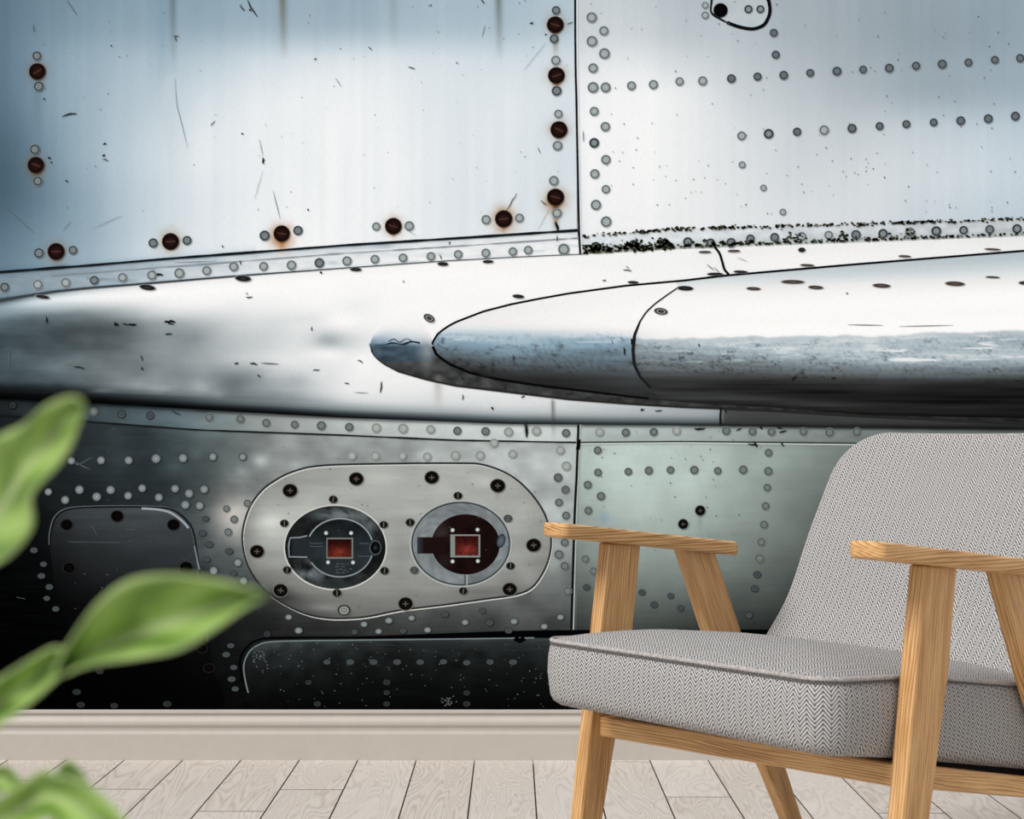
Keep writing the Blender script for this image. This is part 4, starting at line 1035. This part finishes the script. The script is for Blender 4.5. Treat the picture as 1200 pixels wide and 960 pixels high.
for i in range(760):
    x = 683 + 540 * rnd.random()
    if rnd.random() < 0.5: blob(x, moss1(x) + rnd.gauss(0, 1.1), rnd.uniform(0.6, 2.0))
    else:
        k = np.interp(x, [683, 800, 860, 1000, 1200], [1.0, 1.0, 0.7, 0.55, 0.4])
        if x > 1130 and rnd.random() < 0.5: continue
        blob(x, fair_top(x) - 2.0 - abs(rnd.gauss(0, 3.2 * k)), rnd.uniform(0.7, 2.2) * (0.7 + 0.5 * k))
for cx, cy, s_, n_ in ((698, 290, 4.5, 60), (742, 287, 5, 60), (778, 285.5, 4.5, 50), (752, 290, 14, 60), (720, 292, 10, 30), (930, 278, 6, 22), (990, 277, 4, 16), (1066, 272, 4, 14)):
    for i in range(n_): blob(rnd.gauss(cx, s_), min(rnd.gauss(cy, 2.6), float(fair_top(cx)) - 0.5), rnd.uniform(0.7, 2.1))
v, f = join(ms)
tag(flat('moss', v, f, mc, 5.3, strip_b), kind='stuff')

# ------------------------------------------------------------------ armchair
# frame of the chair: X across (0 = right-hand posts, 0.58 = left-hand posts), Y from front to back, Z relative to the camera height
TH = math.radians(51.08); CX0, CY0 = 0.142, 2.4632
OX, OY = 0.29, 0.16
cc_, ss_ = math.cos(TH), math.sin(TH)
chair = empty('armchair', (CX0 + OX * cc_ + OY * ss_, CY0 - OX * ss_ + OY * cc_, 0), -TH)
tag(chair, 'low oak-framed lounge armchair upholstered in grey herringbone tweed', 'armchair')
def cl(v):
    v = np.asarray(v, float).copy(); v[:, 0] -= OX; v[:, 1] -= OY; v[:, 2] += CAM_H
    return v

def bevel_obj(o, w=0.003, seg=2):
    m = o.modifiers.new('bevel', 'BEVEL'); m.width = w; m.segments = seg; m.limit_method = 'ANGLE'; m.angle_limit = math.radians(30)

def prism(name, poly, x0, x1, axis_dir, bev=0.003, grain_off=None):
    """polygon in the Y-Z plane extruded along X; grain runs along axis_dir (y, z)"""
    n = len(poly); v = []; 
    for x in (x0, x1):
        for (y, z) in poly: v.append((x, y, z))
    f = [tuple(range(n - 1, -1, -1)), tuple(range(n, 2 * n))]
    for i in range(n):
        j = (i + 1) % n
        f.append((i, j, n + j, n + i))
    v = np.array(v)
    d = np.array(axis_dir, float); d /= np.linalg.norm(d); q = np.array([-d[1], d[0]])
    off = grain_off or [rnd.uniform(-9, 9) for _ in range(3)]
    g = np.stack([v[:, 1:] @ d + off[0], v[:, 1:] @ q + off[1], v[:, 0] + off[2]], 1)
    me = mesh(name, cl(v), f, grain=g)
    bm = bmesh.new(); bm.from_mesh(me); bmesh.ops.recalc_face_normals(bm, faces=bm.faces[:]); bm.to_mesh(me); bm.free()
    o = link(name, me, chair, OAK)
    bevel_obj(o, bev)
    return o

WC = 0.58; HW = 0.0125
arm_top = lambda y: -0.1175 - 0.113 * (y + 0.10)
arm_bot = lambda y: arm_top(y) - 0.0222
fz = lambda z: 0.0197 + 0.1418 * z
rz_ = lambda z: 0.1501 - 0.4561 * z
for side, xc in (('far', 0.0), ('near', WC)):
    zt = arm_bot(0.03) + 0.003
    fl = [(fz(zt), zt), (fz(-0.42), -0.42), (fz(-CAM_H), -CAM_H), (fz(-CAM_H) + 0.030, -CAM_H), (-0.016, -0.5687), (0.0124, -0.4452), (0.0470, -0.2863), (0.0640, arm_bot(0.064) + 0.003)]
    prism('front_leg', fl, xc - HW, xc + HW, (0.12, 1))
    zr = arm_bot(0.2) + 0.003
    rl = [(0.1560, arm_bot(0.156) + 0.003), (0.2200, -0.3087), (0.2760, -0.42), (0.3500, -0.5354), (0.4060, -0.6349), (0.4520, -CAM_H), (rz_(-CAM_H), -CAM_H), (rz_(-0.42), -0.42), (rz_(zr), arm_bot(rz_(zr)) + 0.003)]
    prism('rear_leg', rl, xc - HW, xc + HW, (-0.45, 1))
    # armrest: rounded plan outline, thin board that slopes down to the back
    pl = []
    def corner(cx, cy, r, a0, a1):
        for k in range(7):
            a = math.radians(a0 + (a1 - a0) * k / 6); pl.append((cx + r * math.cos(a), cy + r * math.sin(a)))
    y0, y1, hw = -0.106, 0.272, 0.027
    corner(hw - 0.012, y1 - 0.012, 0.012, 0, 90); corner(-hw + 0.012, y1 - 0.012, 0.012, 90, 180)
    corner(-hw + 0.012, y0 + 0.012, 0.012, 180, 270); corner(hw - 0.012, y0 + 0.012, 0.012, 270, 360)
    n = len(pl)
    v = [(xc + x, y, arm_top(y)) for x, y in pl] + [(xc + x, y, arm_bot(y)) for x, y in pl]
    f = [tuple(range(n)), tuple(range(2 * n - 1, n - 1, -1))] + [(i, n + i, n + (i + 1) % n, (i + 1) % n) for i in range(n)]
    v = np.array(v); o3 = [rnd.uniform(-9, 9) for _ in range(3)]
    g = np.stack([v[:, 1] + o3[0], v[:, 0] * 0.2 + o3[1], v[:, 2] + o3[2]], 1)
    me = mesh('armrest', cl(v), f, grain=g)
    bm = bmesh.new(); bm.from_mesh(me); bmesh.ops.recalc_face_normals(bm, faces=bm.faces[:]); bm.to_mesh(me); bm.free()
    bevel_obj(link('armrest', me, chair, OAK), 0.005, 3)
    # side rail
    x0, x1 = (HW, HW + 0.022) if xc == 0 else (WC - HW - 0.022, WC - HW)
    zt0 = -0.403
    prism('side_rail', [(0.0, -0.402), (0.0, -0.432), (0.330, -0.4935), (0.330, -0.4655)], x0, x1, (1, -0.2))
# front and back cross rails (grain across)
def xbar(name, x0, x1, y0, y1, za0, za1, zb0, zb1):
    v = np.array([(x0, y0, za1), (x0, y0, za0), (x0, y1, za0), (x0, y1, za1), (x1, y0, zb1), (x1, y0, zb0), (x1, y1, zb0), (x1, y1, zb1)])
    f = [(0, 3, 2, 1), (4, 5, 6, 7), (0, 1, 5, 4), (1, 2, 6, 5), (2, 3, 7, 6), (3, 0, 4, 7)]
    o3 = [rnd.uniform(-9, 9) for _ in range(3)]
    g = np.stack([v[:, 0] + o3[0], v[:, 2] + o3[1], v[:, 1] + o3[2]], 1)
    me = mesh(name, cl(v), f, grain=g)
    bm = bmesh.new(); bm.from_mesh(me); bmesh.ops.recalc_face_normals(bm, faces=bm.faces[:]); bm.to_mesh(me); bm.free()
    o = link(name, me, chair, OAK); bevel_obj(o, 0.003)
    return o
xbar('front_rail', HW - 0.004, WC - HW + 0.004, -0.022, 0.000, -0.413, -0.443, -0.400, -0.429)
xbar('back_rail', HW + 0.02, WC - HW - 0.02, 0.300, 0.325, -0.462, -0.492, -0.462, -0.492)

# seat cushion
seam_z = lambda y: np.interp(y, [-0.2, -0.15, -0.13, -0.018, 0.087, 0.26, 0.45], [-0.285, -0.2855, -0.2860, -0.2925, -0.3035, -0.3280, -0.357])
bot_z = lambda y: np.interp(y, [-0.2, -0.15, -0.13, -0.018, 0.078, 0.26, 0.45], [-0.374, -0.3765, -0.3790, -0.3945, -0.4105, -0.4425, -0.476])
def rrect(x0, x1, y0, y1, r, seg=9, mid=14):
    p = []
    def arc(cx, cy, a0, a1):
        for k in range(seg): 
            a = math.radians(a0 + (a1 - a0) * k / (seg - 1)); p.append((cx + r * math.cos(a), cy + r * math.sin(a)))
    def lin_(a, b, n):
        for k in range(1, n): p.append((a[0] + (b[0] - a[0]) * k / n, a[1] + (b[1] - a[1]) * k / n))
    arc(x0 + r, y0 + r, 180, 270); lin_((x0 + r, y0), (x1 - r, y0), mid)
    arc(x1 - r, y0 + r, 270, 360); lin_((x1, y0 + r), (x1, y1 - r), mid)
    arc(x1 - r, y1 - r, 0, 90); lin_((x1 - r, y1), (x0 + r, y1), mid)
    arc(x0 + r, y1 - r, 90, 180); lin_((x0, y1 - r), (x0, y0 + r), mid)
    return np.array(p)
SX0, SX1, SY0, SY1 = 0.019, 0.561, -0.152, 0.385
R0 = 0.045
ol = rrect(SX0, SX1, SY0, SY1, R0)
n = len(ol)
seglen = np.linalg.norm(np.roll(ol, -1, 0) - ol, axis=1)
arc_u = np.concatenate([[0], np.cumsum(seglen)])
cen = ol.mean(0)
def inset(d):
    return rrect(SX0 + d, SX1 - d, SY0 + d, SY1 - d, max(0.004, R0 - d))
loops = []  # (xy, z, v)
# side wall from the bottom edge up to the seam, slightly bulging
for d, s_ in ((0.030, -0.02), (0.016, 0.0), (0.006, 0.06), (0.0015, 0.15), (0.000, 0.28), (-0.0025, 0.5), (-0.0015, 0.75), (0.001, 0.9), (0.004, 0.97), (0.0055, 1.0)):
    p = inset(d); z0 = bot_z(p[:, 1]); z1 = seam_z(p[:, 1])
    loops.append(np.column_stack([p, z0 + (z1 - z0) * s_]))
v = np.concatenate(loops); f = []; uv = []
for r in range(len(loops) - 1):
    for i in range(n):
        j = (i + 1) % n
        f.append((r * n + i, r * n + j, (r + 1) * n + j, (r + 1) * n + i))
        za, zb = v[r * n + i][2], v[(r + 1) * n + i][2]; zc, zd = v[r * n + j][2], v[(r + 1) * n + j][2]
        uv += [(arc_u[i], za), (arc_u[i + 1], zc), (arc_u[i + 1], zd), (arc_u[i], zb)]
bi = len(v); v = np.vstack([v, [[cen[0], cen[1], bot_z(cen[1])]]])
for i in range(n):
    j = (i + 1) % n
    f.append((j, i, bi)); uv += [(0, 0)] * 3
# crowned top
CROWN = 0.028
top0 = len(v); tl_ = []
nt_ = 16
for k in range(nt_ + 1):
    t = k / nt_
    base = inset(0.0055)
    p = base + (cen - base) * (t ** 1.25) * 0.985
    h = CROWN * (1 - (1 - t ** 1.1) ** 2.6)
    tl_.append(np.column_stack([p, seam_z(p[:, 1]) + h]))
v = np.vstack([v] + tl_)
for r in range(nt_):
    for i in range(n):
        j = (i + 1) % n
        q = (top0 + r * n + i, top0 + r * n + j, top0 + (r + 1) * n + j, top0 + (r + 1) * n + i)
        f.append(q); uv += [(v[k][0], v[k][1]) for k in q]
ci = len(v); v = np.vstack([v, [[cen[0], cen[1], seam_z(cen[1]) + CROWN]]])
for i in range(n):
    j = (i + 1) % n
    q = (top0 + nt_ * n + i, top0 + nt_ * n + j, ci); f.append(q); uv += [(v[k][0], v[k][1]) for k in q]
seat = link('seat', mesh('seat', cl(v), f, uv=uv, smooth=True), chair, TWEED)

def tube(name, pts, r, mat, parent, closed=False, seg=8, uvscale=1.0, smooth=True, radii=None):
    p = np.array(pts, float); n = len(p)
    if closed: t = np.roll(p, -1, 0) - np.roll(p, 1, 0)
    else: t = np.gradient(p, axis=0)
    t /= np.linalg.norm(t, axis=1)[:, None]
    up = np.array((0.03, 0.02, 1.0)); V = []; F = []; UV = []
    L_ = np.concatenate([[0], np.cumsum(np.linalg.norm(np.diff(p, axis=0), axis=1))])
    for i in range(n):
        a = np.cross(t[i], up)
        if np.linalg.norm(a) < 0.05: a = np.cross(t[i], (1, 0, 0))
        a /= np.linalg.norm(a); b_ = np.cross(a, t[i])
        ri = r if radii is None else radii[i]
        for k in range(seg):
            an = 2 * math.pi * k / seg; V.append(p[i] + ri * (math.cos(an) * a + math.sin(an) * b_))
    for i in range(n if closed else n - 1):
        j = (i + 1) % n; l0 = L_[i]; l1 = L_[i + 1] if i + 1 < n else L_[i] + 0.02
        for k in range(seg):
            k2 = (k + 1) % seg
            F.append((i * seg + k, j * seg + k, j * seg + k2, i * seg + k2))
            UV += [(k * r, l0), (k * r, l1), ((k + 1) * r, l1), ((k + 1) * r, l0)]
    if not closed:
        F.append(tuple(range(seg - 1, -1, -1))); UV += [(0, 0)] * seg
        F.append(tuple(range((n - 1) * seg, n * seg))); UV += [(0, 0)] * seg
    return link(name, mesh(name, V, F, uv=UV, smooth=smooth), parent, mat)
pp = inset(0.0035); pz = np.column_stack([pp, seam_z(pp[:, 1]) + 0.0005])
tube('piping', cl(pz), 0.0032, PIPE, chair, True)
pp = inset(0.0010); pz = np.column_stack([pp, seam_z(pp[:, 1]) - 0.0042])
tube('piping_shade', cl(pz), 0.0008, PIPE_SHADE, chair, True)  # thin dark tube standing in for the shaded crease under the piping
# black dust cover under the cushion
pp = rrect(0.045, 0.535, 0.0, 0.36, 0.02, 4, 4)
nb = len(pp)
v = np.vstack([np.column_stack([pp, bot_z(pp[:, 1]) + 0.004]), np.column_stack([pp, bot_z(pp[:, 1]) - 0.016])])
f = [tuple(range(nb)), tuple(range(2 * nb - 1, nb - 1, -1))] + [(i, nb + i, nb + (i + 1) % nb, (i + 1) % nb) for i in range(nb)]
link('seat_base', mesh('seat_base', cl(v), f), chair, DARKB)

# backrest: curved upholstered shell with rounded upper corners
bp_ = smooth_poly([(0.262, -0.400), (0.293, -0.362), (0.324, -0.3225), (0.387, -0.250), (0.440, -0.148), (0.495, -0.053), (0.541, 0.0235)], False, 10)
bl = np.concatenate([[0], np.cumsum(np.linalg.norm(np.diff(bp_, axis=0), axis=1))])
BH = bl[-1]; BX0, BX1 = 0.021, 0.559; RC = 0.085; TB = 0.055
def bprof(s_):
    y = np.interp(s_, bl, bp_[:, 0]); z = np.interp(s_, bl, bp_[:, 1])
    e = 0.012
    y2 = np.interp(s_ + e, bl, bp_[:, 0]) - np.interp(s_ - e, bl, bp_[:, 0]); z2 = np.interp(s_ + e, bl, bp_[:, 1]) - np.interp(s_ - e, bl, bp_[:, 1])
    l = math.hypot(y2, z2)
    return y, z, (z2 / l, -y2 / l)     # normal towards the back (y, z)
nu, nv_ = 46, 54
us = 0.5 - 0.5 * np.cos(np.linspace(0, math.pi, nu + 1))
svs = np.concatenate([np.linspace(0, BH - 0.09, 32)[:-1], BH - 0.09 + 0.09 * np.sin(np.linspace(0, math.pi / 2, nv_ - 30))])
def xl(s_):
    k = max(0.0, s_ - (BH - RC))
    return RC - math.sqrt(max(0, RC * RC - k * k))
def edge_d(x, s_):
    qx = abs(x - (BX0 + BX1) / 2) - ((BX1 - BX0) / 2 - RC); qy = s_ - (BH - RC)
    if qx > 0 and qy > 0: return RC - math.hypot(qx, qy)
    return min(RC - qx, RC - qy)
front = []; back = []; fu = []
RE = 0.022
for s_ in svs:
    y, z, nn_ = bprof(s_)
    dx = xl(s_)
    for u_ in us:
        x = BX0 + dx + (BX1 - BX0 - 2 * dx) * u_
        d = max(0.0, edge_d(x, s_))
        t = min(1.0, d / RE); h = math.sqrt(max(0.0, 1 - (1 - t) ** 2))
        sag = 0.010 * math.sin(math.pi * u_)                                # gentle hollow across the back
        mid_ = 0.012
        front.append((x, y + nn_[0] * (mid_ - mid_ * h + sag), z + nn_[1] * (mid_ - mid_ * h + sag)))
        hb = mid_ + (TB - mid_) * h
        back.append((x, y + nn_[0] * (hb + sag), z + nn_[1] * (hb + sag)))
        fu.append((x, s_))
m = nu + 1; rows = len(svs)
v = np.array(front + back); N = len(front); f = []; uv = []
for r in range(rows - 1):
    for i in range(nu):
        k = r * m + i
        f.append((k, k + 1, k + m + 1, k + m)); uv += [fu[q] for q in (k, k + 1, k + m + 1, k + m)]
        f.append((N + k, N + k + m, N + k + m + 1, N + k + 1)); uv += [fu[q] for q in (k, k + m, k + m + 1, k + 1)]
for i in range(nu):
    f.append((i, N + i, N + i + 1, i + 1)); uv += [fu[i]] * 4
me = mesh('backrest', cl(v), f, uv=uv, smooth=True)
bm = bmesh.new(); bm.from_mesh(me); bmesh.ops.remove_doubles(bm, verts=bm.verts[:], dist=0.0004); bmesh.ops.recalc_face_normals(bm, faces=bm.faces[:]); bm.to_mesh(me); bm.free()
link('backrest', me, chair, TWEED)
# piping along the backrest edge
ring = []
def edge_pt(x, s_):
    y, z, nn_ = bprof(s_); sag = 0.010 * math.sin(math.pi * (x - BX0) / (BX1 - BX0)); k = 0.0105
    return (x, y + nn_[0] * (k + sag), z + nn_[1] * (k + sag))
for s_ in np.linspace(0.03, BH - RC, 22): ring.append(edge_pt(BX0, s_))
for a in np.linspace(0, math.pi / 2, 12)[1:]: ring.append(edge_pt(BX0 + RC - RC * math.cos(a), BH - RC + RC * math.sin(a)))
for x in np.linspace(BX0 + RC, BX1 - RC, 14)[1:-1]: ring.append(edge_pt(x, BH))
for a in np.linspace(math.pi / 2, 0, 12): ring.append(edge_pt(BX1 - RC + RC * math.cos(a), BH - RC + RC * math.sin(a)))
for s_ in np.linspace(BH - RC, 0.03, 22)[1:]: ring.append(edge_pt(BX1, s_))
tube('piping', cl(ring), 0.0030, PIPE, chair, False)

# ------------------------------------------------------------------ potted plant close to the camera
plant = empty('potted_plant', (-0.215, 0.46, 0))
tag(plant, 'blurred leafy green houseplant close up at the left edge', 'plant')
PL = np.array((-0.215, 0.46, 0.0))
def lathe(name, pr, mat, parent, n=32):
    V = []; F = []
    for r, z in pr:
        for k in range(n): V.append((r * math.cos(6.28319 * k / n), r * math.sin(6.28319 * k / n), z))
    for i in range(len(pr) - 1):
        for k in range(n):
            k2 = (k + 1) % n; F.append((i * n + k, i * n + k2, (i + 1) * n + k2, (i + 1) * n + k))
    F.append(tuple(range(n - 1, -1, -1))); F.append(tuple(range((len(pr) - 1) * n, len(pr) * n)))
    return link(name, mesh(name, V, F, smooth=True), parent, mat)
lathe('pot', [(0.062, 0), (0.066, 0.004), (0.085, 0.16), (0.088, 0.165), (0.088, 0.18), (0.080, 0.18), (0.078, 0.150)], POTM, plant)
lathe('soil', [(0.0775, 0.140), (0.0780, 0.152), (0.05, 0.158), (0.01, 0.160)], SOILM, plant)
def at(x, y, d):
    d = d * 0.84
    return np.array(((x - 600) * d / FPX, d, CAM_H + (520 - y) * d / FPX))
def leaf(up, mid, lo, d0, d1, fold, nseg=26, nacr=6):
    """a leaf blade given by its upper edge, midrib and lower edge; d0..d1 = distance along the rib, fold = how far the rib is set back"""
    def res(p):
        p = smooth_poly(p, False, 6); l = np.concatenate([[0], np.cumsum(np.linalg.norm(np.diff(p, axis=0), axis=1))])
        q = np.linspace(0, l[-1], nseg + 1)
        return np.stack([np.interp(q, l, p[:, i]) for i in (0, 1)], 1)
    A, M_, B = res(up), res(mid), res(lo)
    V = []; UVp = []
    for i in range(nseg + 1):
        t = i / nseg; d = d0 + (d1 - d0) * t
        for j in range(2 * nacr + 1):
            s_ = j / nacr - 1
            p = M_[i] + (A[i] - M_[i]) * max(0, -s_) + (B[i] - M_[i]) * max(0, s_)
            wave = 0.0025 * math.sin(9 * t * 2 + (1.5 if s_ > 0 else 0)) * abs(s_)
            V.append(at(p[0], p[1], d + fold * (1 - abs(s_) ** 1.3) + wave) - PL); UVp.append((t, 0.5 + 0.5 * s_))
    m = 2 * nacr + 1; F = []; UV = []
    for i in range(nseg):
        for j in range(2 * nacr):
            q = (i * m + j, i * m + j + 1, (i + 1) * m + j + 1, (i + 1) * m + j)
            F.append(q); UV += [UVp[k] for k in q]
    o = link('leaf', mesh('leaf', V, F, uv=UV, smooth=True), plant, LEAF)
    md = o.modifiers.new('thickness', 'SOLIDIFY'); md.thickness = 0.0006
    return o
leaf([(-40, 560), (-20, 528), (0, 511), (32, 494), (60, 473), (80, 466), (95, 470), (98, 474)], [(-30, 650), (-8, 612), (14, 576), (36, 542), (60, 512), (84, 487), (98, 475)],
     [(-18, 668), (6, 655), (27, 634), (38, 612), (35, 582), (47, 565), (66, 546), (80, 526), (89, 501), (98, 477)], 0.52, 0.47, 0.012)
leaf([(66, 786), (76, 764), (108, 716), (148, 682), (198, 675), (255, 682), (311, 697)], [(68, 789), (88, 772), (130, 756), (180, 738), (228, 720), (275, 704), (311, 697)],
     [(70, 792), (107, 778), (171, 769), (213, 759), (253, 735), (283, 713), (311, 698)], 0.50, 0.45, 0.014)
leaf([(-60, 840), (-30, 815), (0, 795), (40, 772), (62, 760), (80, 764)], [(-55, 870), (-25, 845), (5, 822), (38, 798), (60, 780), (78, 770)], [(-50, 905), (-20, 875), (0, 848), (18, 836), (45, 814), (76, 784)], 0.53, 0.50, 0.012)
leaf([(-60, 960), (-20, 946), (10, 930), (36, 912), (50, 903), (64, 909), (84, 914), (112, 928), (134, 948), (160, 985)], [(-60, 990), (-20, 975), (10, 957), (36, 942), (56, 934), (76, 938), (98, 950), (118, 966), (140, 990), (162, 1010)],
     [(-50, 1040), (-10, 1010), (16, 985), (36, 968), (56, 958), (70, 968), (86, 985), (104, 1000), (130, 1020), (160, 1030)], 0.54, 0.46, 0.01)
leaf([(62, 912), (70, 900), (80, 893), (92, 902), (106, 924)], [(66, 918), (76, 908), (86, 908), (96, 918), (108, 936)], [(60, 930), (74, 922), (86, 924), (98, 938), (110, 950)], 0.57, 0.55, 0.006)
leaf([(-40, 915), (-20, 905), (0, 899), (14, 904), (24, 915)], [(-40, 930), (-20, 918), (0, 911), (14, 914), (26, 920)], [(-40, 945), (-20, 936), (0, 928), (14, 926), (27, 925)], 0.60, 0.58, 0.006)
# stems from the soil up to the leaves (left of the frame and below it)
def bez(a, b, c, d, n=22):
    a, b, c, d = map(np.array, (a, b, c, d)); t = np.linspace(0, 1, n)[:, None]
    return a * (1 - t) ** 3 + 3 * b * t * (1 - t) ** 2 + 3 * c * t * t * (1 - t) + d * t ** 3
for (ex, ey, ed, k) in ((-30, 650, 0.532, 0.0), (-55, 872, 0.542, 0.02), (-60, 992, 0.55, -0.02), (70, 925, 0.576, 0.03), (-40, 930, 0.606, -0.03)):
    e = at(ex, ey, ed) - PL
    base_ = np.array((k * 0.8, 0.01, 0.150))
    mid1 = np.array((k * 0.8 - 0.02, 0.0, 0.36)); 
    mid2 = np.array((min(e[0] - 0.03, -0.0), e[1] * 0.9, e[2] - 0.10)) if ex < 0 else np.array((e[0] - 0.005, e[1], e[2] - 0.10))
    tube('stem', bez(base_, mid1, mid2, e), 0.003, STEMM, plant, False, 8, radii=np.linspace(0.0035, 0.0018, 22))
